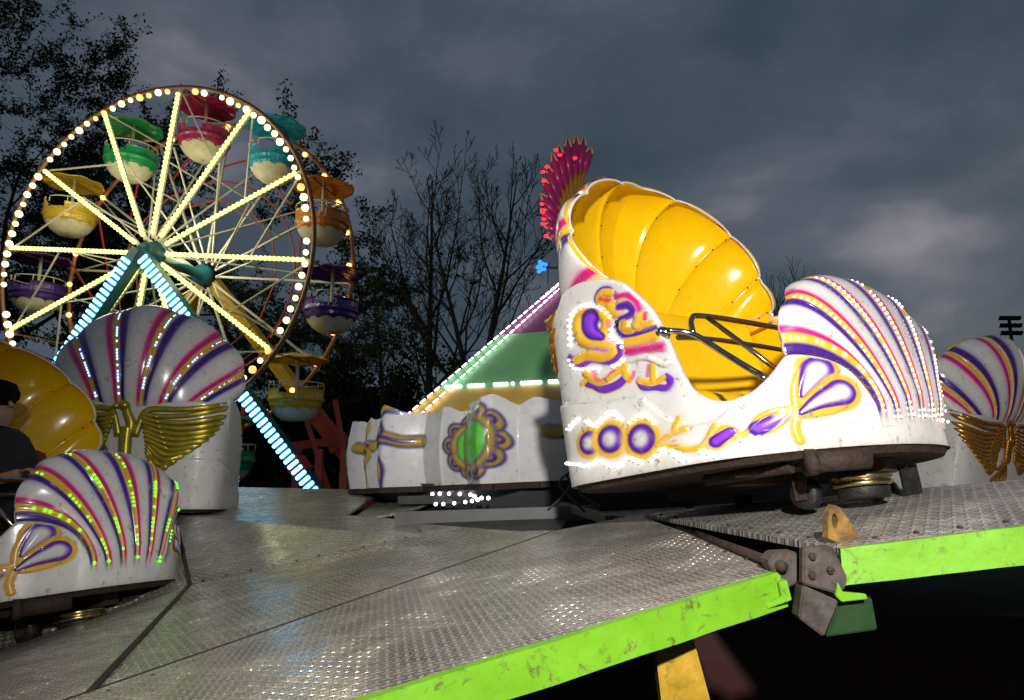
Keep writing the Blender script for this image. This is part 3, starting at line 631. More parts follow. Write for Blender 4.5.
plate([a[0],bq[0],bq[1],a[1]],TM[1],tri=[(0,3,2,1)]) ; plate([a[1],bq[1],bq[2],s2[3],a[2]],TM[0],tri=[(0,4,3,2,1)])
s3=[px(545,531,4.9),px(345,515,6.0),px(175,515,6.0),W3(-5.6,6,-.85)]
c_=[p+Vector((0,g,-.004)) for p in s2]
plate([c_[0],S0+Vector((.01,.03,-.01)),s3[0],s3[1]],TM[1],tri=[(0,1,2,3)])
plate([c_[0],s3[1],s3[2],c_[1]],TM[2],tri=[(0,1,2,3)][0:1]) 
plate([c_[1],s3[2],s3[3],c_[3],c_[2]],TM[1],tri=[(0,1,2,3,4)])
d_=[p+Vector((0,g,-.004)) for p in s3]
far=[px(412,490,8.4),px(232,487,8.4)]
plate([d_[1],far[0]+Vector((-.35,0,0)),far[1],d_[2]+Vector((.12,0,0))],TM[0],tri=[(3,2,1,0)]); 
plate([d_[2]+Vector((-.02,0,-.03)),W3(-2.75,6.2,-.5),W3(-2.6,8.4,-.5),W3(-6.5,8.4,-.7),W3(-6.5,6,-.85),d_[3]],TM[1],tri=[(0,1,2,3,4,5)[::-1]])
plate([d_[1]+Vector((.02,0,-.05)),px(402,512,6.05),px(450,497,8.2),far[0]+Vector((-.3,0,-.06))],TM[1],tri=[(3,2,1,0)[::-1]])
# sunken bays and plates behind the first car
dk=mat('shaded_deck_steel',(.05,.05,.05),rough=.5,metal=.4,var=.4,vscale=5)  # darker steel copy: the bay's shade is put into the colour
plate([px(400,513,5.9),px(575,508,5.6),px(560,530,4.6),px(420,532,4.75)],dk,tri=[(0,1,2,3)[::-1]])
O3=Vector((0,3,1.1)); gb=mat('grey_beam',(.12,.12,.115),rough=.55,metal=.4,var=.4)
for a,b,w,h in ((px(395,519,5.2),px(600,512,5.1),.05,.10),(px(560,505,5.6),px(610,520,4.1),.06,.05),(px(400,500,7),px(560,497,6.6),.1,.08)): m=MB(); m.bar(a-O3,b-O3,w,h); m.build('cross_beam',gb,deck)
seam=mat('seam_rust',(.05,.035,.025),rough=.8,metal=.2,var=.4,vscale=20)
for L_ in ((S0,S1,S2),s2,(s3[0],s3[1],s3[2])):
    for a,b in zip(L_,L_[1:]): m=MB(); m.bar(a-O3+Vector((0,.022,-.012)),b-O3+Vector((0,.022,-.012)),.032,.02); m.build('seam_strip',seam,deck)
for a,b in ((S1,s2[1]),(s2[1],s3[2])): m=MB(); m.bar(a-O3+Vector((0,0,-.005)),b-O3+Vector((0,0,-.005)),.022,.02); m.build('seam_strip',seam,deck)
plate([RA,eR(1),eR(3.5),pR(3.0,2.2),pR(2.14,2.86),pR(1.07,3.88),pR(.76,4.0)],TM[2],tri=[(0,1,2,3,4,5,6)])
plate([pR(1.07,3.9)+Vector((0,0,-.02)),pR(2.16,2.88)+Vector((0,0,-.02)),W3(5.2,4.5,-.20),W3(6.5,9.5,-.42),W3(3.5,10,-.45),W3(1.6,6.2,-.36)],TM[1],tri=[(0,1,2,3,4,5)])
plate([W3(.78,4.02,-.30),W3(1.05,3.92,-.285),W3(1.5,6.1,-.36),W3(.6,6.0,-.40)],TM[0],tri=[(0,1,2,3)])
# bolts
m=MB()
def bolts(p,q,n,j=.004):
    for i in range(n):
        t=(i+.5)/n; c=p.lerp(q,t)-O3; m.ball(c+Vector((random.uniform(-j,j),0,.003)),.010,6,(1,1,.5))
sh=Vector((0,-.06,.0))
bolts(pN(NA.x-.02,2.2),pN(.71,3.9),9); bolts(S0+Vector((0,-.08,-.018)),S1+Vector((.03,-.08,-.0)),18); bolts(pR(1.03,2.13),pR(1.6,1.99),5); bolts(pR(.99,2.2),pR(.80,3.9),8)
bolts(s2[0].lerp(s2[1],0)+Vector((0,.08,0)),s2[1]+Vector((-.03,.08,0)),10); bolts(s3[1]+Vector((0,-.1,-.012)),s3[2]+Vector((0,-.1,-.012)),12)
m.build('bolt_row',M['rust'],deck,True)
# edge beams with worn lip
def edge(p,q,h,tk=.03,name='edge_beam',n=26):
    p,q=p-O3,q-O3; d=(q-p).normalized(); nrm=Vector((d.y,-d.x,0)).normalized(); vs=[]; 
    for i in range(n+1):
        c=p.lerp(q,i/n); j=random.uniform(-.0015,.0015)
        vs+=[c+Vector((0,0,.001+j)),c+nrm*tk+Vector((0,0,.001+j)),c+nrm*(tk+.002)+Vector((0,0,-h+j)),c+Vector((0,0,-h+j))]
    fs=[]
    for i in range(n):
        for k in range(4): fs.append((i*4+k,i*4+(k+1)%4,i*4+4+(k+1)%4,i*4+4+k))
    fs+=[(3,2,1,0),(n*4,n*4+1,n*4+2,n*4+3)]; b=MB(); b.add(vs,fs); return b.build(name,green,deck)
edge(eN(2.6),eN(0),.10); edge(RA,eR(3.5),.10)
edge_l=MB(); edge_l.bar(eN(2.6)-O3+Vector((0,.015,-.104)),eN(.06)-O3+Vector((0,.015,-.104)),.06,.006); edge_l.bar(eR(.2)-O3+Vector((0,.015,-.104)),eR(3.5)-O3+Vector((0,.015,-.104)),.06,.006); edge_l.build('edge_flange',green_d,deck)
# hinge bracket, lug and box beam where the plates meet
def loc(x,y,Y): return px(x,y,Y)-O3
def prism(pts,Y0,Y1,name,mt,parent=deck,bev=.004):
    a=[loc(x,y,Y0) for x,y in pts]; b=[p+Vector((0,Y1-Y0,0)) for p in a]; n=len(a)
    bm=bmesh.new(); va=[bm.verts.new(p) for p in a]; vb=[bm.verts.new(p) for p in b]; bm.faces.new(va); bm.faces.new(vb[::-1])
    for i in range(n): bm.faces.new((va[i],vb[i],vb[(i+1)%n],va[(i+1)%n]))
    bmesh.ops.recalc_face_normals(bm,faces=bm.faces[:]); bmesh.ops.bevel(bm,geom=bm.edges[:],offset=bev,segments=2,affect='EDGES')
    me=bpy.data.meshes.new(name); bm.to_mesh(me); bm.free(); me.materials.append(mt); o=bpy.data.objects.new(name,me); C.objects.link(o); o.parent=parent; return o
prism([(768,562),(775,553),(797,552),(800,570),(798,582),(787,589),(779,583)],2.055,2.13,'hinge_knuckle',steel)
prism([(803,548),(833,546),(848,578),(846,588),(838,594),(803,584)],1.99,2.02,'hinge_plate',steel)
prism([(803,585),(839,601),(824,637),(799,618)],1.995,2.05,'web_plate',steel)
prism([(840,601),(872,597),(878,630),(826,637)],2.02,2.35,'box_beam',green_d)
prism([(838,582),(843,592),(866,594),(868,599),(842,602),(836,596)],1.985,2.0,'weld_tab',green,bev=.002)
prism([(779,583),(787,580),(792,600),(768,609),(765,604),(782,597)],2.03,2.07,'hook_tab',green,bev=.002)
m=MB(); pc=loc(786,566,2.04); m.tube([pc+Vector((-.012,-.01,0)),pc+Vector((-.02,1.2,.0))],.016,14); m.build('hinge_pin',M['rust'],deck,True)
for xx,yy in ((812,556),(830,570),(812,575)):
    m=MB(); m.lathe([(.011,0),(.011,.008),(0,.009)],6,loc(xx,yy,1.989),(0,-1,0)); m.build('bolt',M['rust'],deck)
# lug with an eye
def lug():
    c=pR(1.005,2.16)-O3; out=[]; n=24; bm=bmesh.new()
    prof=[(-.052,0),(-.046,.06),(-.037,.098),(-.02,.112),(-.004,.108),(.03,.06),(.062,.012),(.065,0)]
    hole=[(-.022+.011*math.cos(a),.062+.022*math.sin(a)) for a in np.linspace(0,2*math.pi,12,endpoint=False)]
    # annular build: match prof points to hole points
    P_=[]; L=len(hole)
    dd=[0]; 
    for i in range(len(prof)): dd.append(dd[-1]+math.dist(prof[i],prof[(i+1)%len(prof)]))
    for k in range(L):
        a=2*math.pi*k/L; best=None; d=(math.cos(a),math.sin(a)); cx,cy=-.022,.062
        for i in range(len(prof)):
            (x1,y1),(x2,y2)=prof[i],prof[(i+1)%len(prof)]; ex,ey=x2-x1,y2-y1; den=d[0]*ey-d[1]*ex
            if abs(den)<1e-9: continue
            t=((x1-cx)*ey-(y1-cy)*ex)/den; s=((x1-cx)*d[1]-(y1-cy)*d[0])/den
            if t>0 and -1e-6<=s<=1+1e-6 and (best is None or t<best): best=t
        P_.append((cx+d[0]*best,cy+d[1]*best))
    ax=Vector((.98,.2,0)).normalized(); ay=Vector((-.2,.98,0)).normalized(); m=MB()
    f=lambda p,o_:c+ax*p[0]+Vector((0,0,p[1]))+ay*o_
    vs=[f(p,-.013) for p in P_]+[f(p,-.013) for p in hole]+[f(p,.013) for p in P_]+[f(p,.013) for p in hole]; fs=[]
    for k in range(L):
        j=(k+1)%L; fs+=[(k,j,L+j,L+k),(2*L+j,2*L+k,3*L+k,3*L+j),(L+k,L+j,3*L+j,3*L+k),(k,2*L+k,2*L+j,j)]
    m.add(vs,fs); m.build('lifting_lug',mat('rusted_yellow_lug',(.26,.15,.03),rough=.6,var=.6,vscale=25,dirt=.9,dirtcol=(.09,.045,.025),dscale=20,bump=.3,bscale=60),deck)
lug()
# structure below
m=MB(); 
for a,b,w in ((( .30,2.55,.62),(.62,2.75,0),.1),):
    pass
prism([(650,600),(682,596),(716,720),(664,722)],2.06,2.12,'support_post',wyel); 
m=MB(); m.box((2.3,1.3,-.80),(5,.05,.6)); m.build('underdeck_backdrop',maroon,deck)  # added backdrop sheet; its dark maroon stands in for the gloom below the deck
m=MB()
for x in (-1.2,.1): m.bar((x,-.6,-.62),(x,1.5,-.5),.07,.09)
m.build('under_beam',mat('dark_red_steel',(.05,.008,.006),rough=.6,var=.4),deck)
# ------------------------------------------------------------ ferris wheel
bulb_m=emis('warm_bulb',(1,.88,.40),2.4); bulb_d=emis('dim_bulb',(1,.72,.25),1.0); bulb_o=emis('orange_bulb',(1,.48,.14),3); strip_m=emis('yellow_white_led',(.86,1,.26),1.75); tube_m=emis('cyan_white_tube',(.13,.55,1),7)
cream=mat('cream_steel',(.62,.58,.50),rough=.45,var=.2); redst=mat('red_steel',(.42,.05,.03),rough=.45,var=.3); brn=mat('brown_rim_paint',(.30,.13,.07),rough=.45,var=.3); teal=mat('teal_paint',(.008,.09,.12),rough=.4,var=.3); yelst=mat('yellow_steel',(.60,.36,.02),rough=.45,var=.3); orst=mat('orange_rim_paint',(.50,.20,.06),rough=.45,var=.2)
HUB=px(150,254,22.0); yw=math.radians(12.5); EX=Vector((math.cos(yw),-math.sin(yw),0)); AX=Vector((math.sin(yw),math.cos(yw),0)); ZZ=Vector((0,0,1)); RW=6.0; DW=2.8; OFF=math.radians(-6)
fbase=Vector((HUB.x,HUB.y,0)); fw=empty('ferris_wheel',fbase,'tall lit ferris wheel with glowing spokes and bulbs round its rim on red legs','ferris wheel')
def fp(a,r,d): return HUB+AX*d+(EX*math.cos(a)+ZZ*math.sin(a))*r-fbase
def ring(name,mt,d,r,w,n=144):
    m=MB(); P=[fp(2*math.pi*i/n,r,d) for i in range(n)]; vs=[];fs=[]
    for i in range(n):
        t=(P[(i+1)%n]-P[i-1]).normalized(); o_=(P[i]+fbase-HUB-AX*d).normalized()
        for k in range(8): a=2*math.pi*k/8; vs.append(P[i]+o_*math.cos(a)*w+AX*math.sin(a)*w)
    for i in range(n):
        for k in range(8): fs.append((i*8+k,i*8+(k+1)%8,((i+1)%n)*8+(k+1)%8,((i+1)%n)*8+k))
    m.add(vs,fs); return m.build(name,mt,fw,True)
rimf=ring('rim',brn,0,RW,.075); rimb=ring('rim',orst,DW,RW,.075)
ring_in=ring('inner_ring',redst,DW,RW*.62,.03); 
b0=MB(); b0.ball((0,0,0),.115,8); bm_=b0.build('bulb',bulb_m,rimf,True); n=98
for i in range(n):
    if i and random.random()<.06: continue
    a=2*math.pi*i/n; o=bm_ if i==0 else bm_.copy()
    if i: C.objects.link(o); o.parent=rimf
    if random.random()<.2 and i: o.material_slots[0].link='OBJECT'; o.material_slots[0].material=bulb_d
    o.location=fp(a,RW-.17-random.uniform(0,.05),-.09); o.scale=[random.uniform(.75,1.15)]*3
b1=MB(); b1.ball((0,0,0),.10,8); bo_=b1.build('bulb',bulb_o,rimb,True)
for i in range(30):
    o=bo_ if i==0 else bo_.copy()
    if i: C.objects.link(o); o.parent=rimb
    o.location=fp(2*math.pi*i/30,RW-.1,DW-.12)
for k in range(12):
    a=OFF+k*math.pi/6
    m=MB(); m.bar(fp(a,.55,.02),fp(a,RW,.02),.09,.09,AX); sp=m.build('spoke',cream,fw)
    m=MB(); r=.75
    while r<RW-.25: m.ball(fp(a,r,-.07),.085,8,(1,.8,1)); r+=.165
    m.build('light_strip',strip_m,sp,True)
    m=MB(); m.bar(fp(a,.5,DW),fp(a,RW,DW),.08,.08,AX); m.build('spoke',cream,fw)
    a2=a+math.pi/6
    m=MB(); m.bar(fp(a,.5,.1),fp(a+.02,RW*.97,DW-.1),.045,.045,AX); m.bar(fp(a,RW*.55,.05),fp(a,RW*.55,DW),.04,.04,AX); m.bar(fp(a,.6,DW-.1),fp(a-.02,RW*.64,.1),.045,.045,AX); m.bar(fp(a,RW*.62,.05),fp(a2,RW*.98,.1),.045,.045,AX); m.build('lattice_brace',cream,fw)
    m=MB(); m.bar(fp(a,RW*.5,DW),fp(a2,RW*.5,DW),.045,.045,AX); m.bar(fp(a,RW*.78,DW*.5),fp(a2,RW*.72,DW),.05,.05,AX); m.build('tie_bar',redst,fw)
    m=MB(); m.bar(fp(a,RW,-.05),fp(a,RW,DW+.05),.05,.05,ZZ); m.build('gondola_axle',brn,fw)
for q_,pw in ((HUB-AX*2.2+ZZ*1.5+EX*2.5,300),(HUB-AX*2.2+ZZ*1.5-EX*2.5,300),(HUB+AX*1.4+ZZ*.5,260)):  # unseen point lights added to carry the bulbs' glow onto the gondolas
    l=bpy.data.lights.new('wheel_glow','POINT'); l.energy=pw; l.color=(1,.95,.6); l.shadow_soft_size=1.0; lo=bpy.data.objects.new('wheel_glow',l); C.objects.link(lo); lo.location=q_
m=MB(); m.lathe([(0,-.35),(.28,-.35),(.32,-.3),(.32,.1),(.48,.12),(.48,.2),(.2,.25),(.18,DW-.3),(.4,DW-.25),(.4,DW+.1),(0,DW+.12)],24,HUB-fbase,AX); m.build('hub',teal,fw,True)
def leg(a,b,w,mt,name='support_leg'):
    m=MB(); m.bar(a-fbase,b-fbase,w,w*1.25,AX); return m.build(name,mt,fw)
HF=HUB-AX*.45; HB=HUB+AX*(DW+.35)
ft=px(318,492,21.0); ft.z=max(.05,ft.z-.6); kx=(ft.x-HF.x)
footR=HF+EX*kx*1.04+Vector((0,0,-HF.z)); footR=HF+(px(316,490,21.4)-HF)*1.10
footL=HF-EX*(footR-HF).dot(EX)*.86; footL.z=footR.z
for f_,nm in ((footR,0),(footL,1)):
    l=leg(HF,f_,.34,teal); d=(f_-HF); L_=d.length; d.normalize(); s=.5
    m=MB(); side=d.cross(AX).normalized(); rot=Matrix((side,AX,d)).transposed()
    while s<L_-.4:
        if not(5.1<s<5.6): m.box(HF+d*s-AX*.26-fbase,(.40,.05,.115),rot,0,.02)
        s+=.205
    m.build('light_bar',tube_m,l,True)
    m=MB(); m.box(HF+d*(L_-1.9)-fbase,(.55,.5,.5),rot,0,.03); m.build('leg_joint',redst,l)
bR=HB+(px(372,487,24.6)-HB)*1.08
bL=HB-EX*(bR-HB).dot(EX); bL.z=bR.z
for f_ in (bR,bL):
    leg(HB,HB.lerp(f_,.56),.42,yelst); l=leg(HB.lerp(f_,.56),f_,.46,redst)
    m=MB(); m.box(HB.lerp(f_,.74)-fbase,(.7,.6,.6),Matrix.Rotation(-.6,3,AX),0,.04); m.build('leg_joint',redst,l)
m=MB(); zb=.25
for a,b in ((footR,bR),(footL,bL),(footR,footL),(bR,bL)):
    a_=Vector((a.x,a.y,zb))-fbase; b_=Vector((b.x,b.y,zb))-fbase; m.bar(a_,b_,.3,.35)
m.bar(Vector((footR.x+1.0,footR.y,1.9))-fbase,Vector((bR.x+.2,bR.y,1.9))-fbase,.2,.25)
for x_ in (.2,.9,1.7,2.6): m.bar(Vector((footR.x-1.6+x_,footR.y+.5,.2))-fbase,Vector((footR.x-1.6+x_,footR.y+.5,2.0))-fbase,.22,.22)
for (x1,x2) in ((245,232),(335,352),(300,330)): m.bar(px(x1,400,22.5)-fbase,px(x2,495,22.5)-fbase,.14,.14)
m.bar(px(285,447,22)-fbase,px(368,437,24)-fbase,.22,.26)
m.build('base_frame',redst,fw)
# gondolas
def gondola(colr,a,label,number=None):
    p=HUB+AX*(DW/2)+(EX*math.cos(a)+ZZ*math.sin(a))*RW
    g=empty('gondola',p-ZZ*2.05,label,'gondola','gondolas hanging from the ferris wheel'); base=2.25
    bc=mat('gondola_paint_'+label.split()[0],colr,rough=.3,coat=.3,var=.25,vscale=2.5); wc=M.setdefault('gwhite',mat('gondola_white',(.62,.55,.42),rough=.5,var=.2))
    n=96; V=[];
    p0=np.array([(.05,0),(.45,.03),(.68,.20),(.82,.42),(.90,.55),(.93,.72),(.99,.74),(.99,.82),(.95,.86),(.97,1.12),(1.0,1.16)]); zf=[0,.01,.03,.1,.2]+[.28+.02*i for i in range(16)]+[.66,.72,.74,.82,.86,.95,1.04,1.12,1.16]; prof=[(float(np.interp(z,p0[:,1],p0[:,0])),z) for z in zf]
    for r,z in prof: V.append([(r*(1+.018*math.cos(36*2*math.pi*j/n)*(.3<z<1.1))*math.cos(2*math.pi*j/n),r*(1+.018*math.cos(36*2*math.pi*j/n)*(.3<z<1.1))*math.sin(2*math.pi*j/n),z) for j in range(n)])
    m=MB(); vs=[v for row in V for v in row]; fs=[];mi=[]
    for i in range(len(prof)-1):
        for j in range(n):
            top_notch=i>=len(prof)-4 and (j-66)%n<11
            if top_notch: continue
            sc_=.36+.10*abs(math.sin(10*math.pi*j/n)); fs.append((i*n+j,i*n+(j+1)%n,(i+1)*n+(j+1)%n,(i+1)*n+j)); mi.append(1 if (prof[i][1]+prof[i+1][1])/2<sc_+.03 else 0)
    m.v=vs; m.f=fs; m.m=mi; o=m.build('tub',[bc,wc],g,True)
    m=MB(); m.lathe([(.0,1.0),(.9,1.0)],32,(0,0,-.5)); m.build('tub_floor',bc,g)
    m=MB(); m.tube([(.96*math.cos(t),.96*math.sin(t),1.38) for t in np.linspace(-1.9,4.1,40)],.025,6)
    for t in np.linspace(-1.9,4.1,9): m.tube([(.97*math.cos(t),.97*math.sin(t),1.15),(.96*math.cos(t),.96*math.sin(t),1.38)],.02,5)
    m.build('handrail',cream,g,True)
    m=MB(); m.tube([(0,0,.4),(0,0,base+.18)],.065,10); m.build('post',cream,g,True)
    m=MB(); m.lathe([(0,.22),(.35,.20),(.75,.13),(1.10,0.0),(1.13,-.05),(1.09,-.05),(.7,.06),(.3,.12),(0,.14)],72,(0,0,base+.02),rfun=lambda a_,r,z:(r*(1+.02*math.cos(8*a_)),z+.02*r*math.cos(8*a_))); m.build('canopy',bc,g,True)
    g.scale=(.9,.9,.9)
    if number:
        cu=bpy.data.curves.new('number','FONT'); cu.body=number; cu.size=.42; cu.extrude=.01; cu.align_x='CENTER'
        to=bpy.data.objects.new('t',cu); C.objects.link(to); bpy.context.view_layer.update(); me=bpy.data.meshes.new_from_object(to); bpy.data.objects.remove(to)
        me.materials.clear(); me.materials.append(cream); no=bpy.data.objects.new('number',me); C.objects.link(no); no.parent=g
        dr=Vector((EYE.x-p.x,EYE.y-p.y,0)).normalized(); an=math.atan2(dr.y,dr.x); no.location=dr*1.0+ZZ*.80; no.rotation_euler=(math.pi/2,0,an+math.pi/2)
    return g
YE=(.62,.40,.03);GR=(.01,.33,.12);MG=(.40,.02,.12);BL=(.01,.30,.48);OR=(.60,.20,.02);PU=(.07,.02,.22)
for a,c,l,nn in ((5,YE,'yellow gondola high on the left side of the ferris wheel, above the purple one',None),(4,GR,'green gondola at the upper left of the ferris wheel between yellow and magenta',None),(3,MG,'magenta gondola at the very top of the ferris wheel',None),(2,BL,'blue gondola at the upper right of the ferris wheel',None),(1,OR,'orange gondola numbered 11 on the right side of the ferris wheel','11'),(0,PU,'purple gondola numbered 12 on the right side, under the orange one','12'),(-1,YE,'yellow gondola low on the right side of the wheel, above the red legs','1'),(-2,GR,'green gondola at the bottom right of the wheel behind its red legs',None),(6,PU,'purple gondola at the far left edge of the wheel with riders',None)):
    gondola(c,OFF+a*math.pi/6,l,nn)
# ------------------------------------------------------------ people
def person(name_label,joints,rad,mats,loc,rz=0,scale=1,hair=True,cap=None,cat='person'):
    """joints: name->(x,y,z) ; one skinned body"""
    root=empty('person',loc,name_label,cat); root.rotation_euler=(0,0,rz); root.scale=(scale,)*3
    return root
def skin_mesh(name,verts,edges,radii,root_i,mt,parent,sub=2):
    me=bpy.data.meshes.new(name); me.from_pydata(verts,edges,[]); o=bpy.data.objects.new(name,me); C.objects.link(o); o.parent=parent
    sk=o.modifiers.new('skin','SKIN'); 
    if not me.skin_vertices: 
        bpy.context.view_layer.objects.active=o
        o.select_set(True); bpy.ops.mesh.customdata_skin_add() if bpy.ops.mesh.customdata_skin_add.poll() else None; o.select_set(False)
    for i,r in enumerate(radii): sv=me.skin_vertices[0].data[i]; sv.radius=(r,r) if not hasattr(r,'__len__') else r; sv.use_root=(i==root_i)
    ss=o.modifiers.new('sub','SUBSURF'); ss.levels=sub; ss.render_levels=sub; sk.use_smooth_shade=True
    me.materials.append(mt); return o
skinm=mat('skin',(.42,.24,.16),rough=.5,var=.1); hairm=mat('dark_hair',(.006,.005,.004),spec=.1,rough=.9,var=.2); shirt=mat('black_and_red_shirt',(.02,.016,.02),rough=.8,var=.3); redm=mat('dark_red_sleeve',(.22,.012,.018),rough=.8,var=.2); jean=mat('dark_trousers',(.02,.022,.035),rough=.85); pinkm=mat('pink_trousers',(.45,.12,.18),rough=.85)
def figure(loc,rz,label,top_m,leg_m,sitting,sleeve=None,scale=1,cat='person',parent_mat=None):
    r=empty('person',loc,label,cat); 
    if parent_mat is not None: r.matrix_world=parent_mat@Matrix.Translation(loc)@Matrix.Rotation(rz,4,'Z')
    else: r.rotation_euler=(0,0,rz)
    r.scale=(scale,)*3
    # facing +x, hips at origin height h
    h=.12 if sitting else .93
    V=[(0,0,h),(.0,0,h+.20),(.01,0,h+.40),(.0,0,h+.50),(.0,0,h+.57),(.02,0,h+.66),(.03,0,h+.75)]; R_=[(.15,.12),(.135,.10),(.165,.11),(.07,.07),(.055,.055),(.075,.095),(.07,.085)]; E_=[(0,1),(1,2),(2,3),(3,4),(4,5),(5,6)]
    for s in (1,-1):
        b=len(V)
        if sitting: V+=[(0,.19*s,h+.44),(.08,.24*s,h+.18),(.33,.17*s,h+.20),(.40,.15*s,h+.21)]
        else: V+=[(0,.19*s,h+.44),(-.01,.23*s,h+.16),(.06,.22*s,h-.06),(.08,.21*s,h-.14)]
        R_+=[.062,.046,.033,.034]; E_+=[(2,b),(b,b+1),(b+1,b+2),(b+2,b+3)]
        b=len(V)
        if sitting: V+=[(.0,.10*s,h-.02),(.44,.12*s,h+.0),(.50,.12*s,h-.42),(.60,.12*s,h-.45)]
        else: V+=[(0,.09*s,h-.06),(.02,.10*s,h-.46),(0,.10*s,h-.86),(.12,.11*s,h-.90)]
        R_+=[.09,.065,.045,.04]; E_+=[(0,b),(b,b+1),(b+1,b+2),(b+2,b+3)]
    body=skin_mesh('body',V,E_,R_,0,skinm,r)
    # clothing as slightly larger skins
    V2=[V[0],V[1],V[2],(0,0,h+.55),(0,.22,h+.46),(0,-.22,h+.46)]; R2=[(.20,.17),(.19,.16),(.21,.17),(.10,.10),(.13,.13),(.13,.13)]; E2=[(0,1),(1,2),(2,3),(2,4),(2,5)]
    skin_mesh('shirt',V2,E2,R2,0,top_m,r,1)
    for s,b in ((1,7),(-1,15)):
        a0=Vector(V[b]); a1=Vector(V[b+1]); m_=a0.lerp(a1,.85); skin_mesh('sleeve',[tuple(a0),tuple(a0.lerp(m_,.5)),tuple(m_)],[(0,1),(1,2)],[.135,.115,.10],0,sleeve or top_m,r,1)
        skin_mesh('trouser_leg',[V[b+4],V[b+5],V[b+6]],[(0,1),(1,2)],[.105,.08,.06],0,leg_m,r,1)
        hx=Vector(V[b+3]); m=MB(); d=(hx-Vector(V[b+2])).normalized(); sd=Vector((0,1,0)) 
        for q in range(4): 
            o_=hx+sd*(q-1.5)*.019+d*.02; m.tube([o_,o_+d*.045,o_+d*.065-ZZ*.022,o_+d*.055-ZZ*.045],[.0095,.009,.008,.007],6)
        m.tube([hx+sd*(-s)*.03,hx+sd*(-s)*.05+d*.025,hx+sd*(-s)*.045+d*.05-ZZ*.02],[.011,.01,.008],6); m.build('hand',skinm,body,True)
    hc=Vector(V[6]); m=MB(); m.ball(hc+Vector((-.015,0,.02)),.105,16,(1.03,.86,1.0)); hr=m.build('hair',hairm,r,True)
    m=MB(); m.tube([hc+Vector((.075,0,-.02)),hc+Vector((.098,0,-.055))],[.012,.016],8); 
    for s in (1,-1): m.ball(hc+Vector((-.005,.078*s,-.05)),.022,8,(.7,.4,1.2))
    m.build('face_features',skinm,body,True)
    m=MB()
    for s in (1,-1): m.ball(hc+Vector((.078,.03*s,-.025)),.009,8)
    m.build('eyes',hairm,body,True)
    return r
rd=figure((-.33,-.0,.40),0,'rider in black shirt with dark red sleeves, seated in the car at left picture edge',shirt,jean,True,redm,1.0,parent_mat=c2.matrix_world.copy())
m=MB(); m.lathe([(.112,-.005),(.118,.03),(.10,.085),(.05,.115),(0,.12)],20,(.012,0,.89)); m.build('cap',hairm,rd,True)
# ------------------------------------------------------------ centre of the ride: scalloped fascia, pyramid top, feather crest
CC=Vector((.98,9.2,0)); RF=2.97
cw=mat('cream_fascia_paint',attr='col',rough=.28,coat=.3,var=.12,vscale=8,dirt=.14,dirtcol=(.2,.16,.1),bump=.15,bscale=10)
fas=empty('centre_fascia',(CC.x,CC.y,1.1),'cream wavy fascia with gold scrolls and a green oval medallion around the ride centre','fascia')
na,nz2=900,60; aa=np.linspace(math.radians(150),math.radians(330),na); zz=np.linspace(0,1,nz2)
A_,Z_=np.meshgrid(aa,zz,indexing='ij')
tri=lambda x:2*np.abs(x/(2*np.pi)-np.floor(x/(2*np.pi)+.5))
wv=.17*tri(A_*34+1)**.8+.30*tri(A_*15+.8)**1.2*(.6+.4*np.sin(A_*5))+.05*np.sin(A_*9)
tilt=(A_-math.radians(180))*.10
Rr=RF-.12+wv+.05*np.sin(Z_*math.pi)
Vf=np.stack([Rr*np.cos(A_),Rr*np.sin(A_),.07+Z_*(.68+.06*tri(A_*34+1)+.06*tri(A_*15+.8)+.02*np.sin(A_*61))+tilt*1.4],-1)
colf=np.ones(Vf.shape)*np.array([.74,.73,.72]); hf=np.zeros(A_.shape)
MO=1.0-2.6; arc=(A_-aa[0])*RF; zl_=Z_*.6
def fst(pts,r,c,h,soft=.25,r1=None,al=1):
    global colf,hf
    p=resample(pts,.02); best=np.full(A_.shape,9.); n_=len(p)
    for i in range(n_): rr_=r+((r1 or r)-r)*i/max(1,n_-1); best=np.minimum(best,np.hypot((arc-p[i,0])*.70,zl_-p[i,1])/rr_)
    a=(1-smooth(1-soft,1+soft,best))*al; colf=colf*(1-a[...,None])+np.array(c)*a[...,None]; hf=np.maximum(hf,h*np.sqrt(np.clip(1-best*best,0,1)))
def apx(xp,yp):
    # picture position -> arc length / height on the fascia cylinder (used once to lay the motifs out)
    return xp,yp
NV=(.07,.04,.26); GD=(.50,.35,.03)
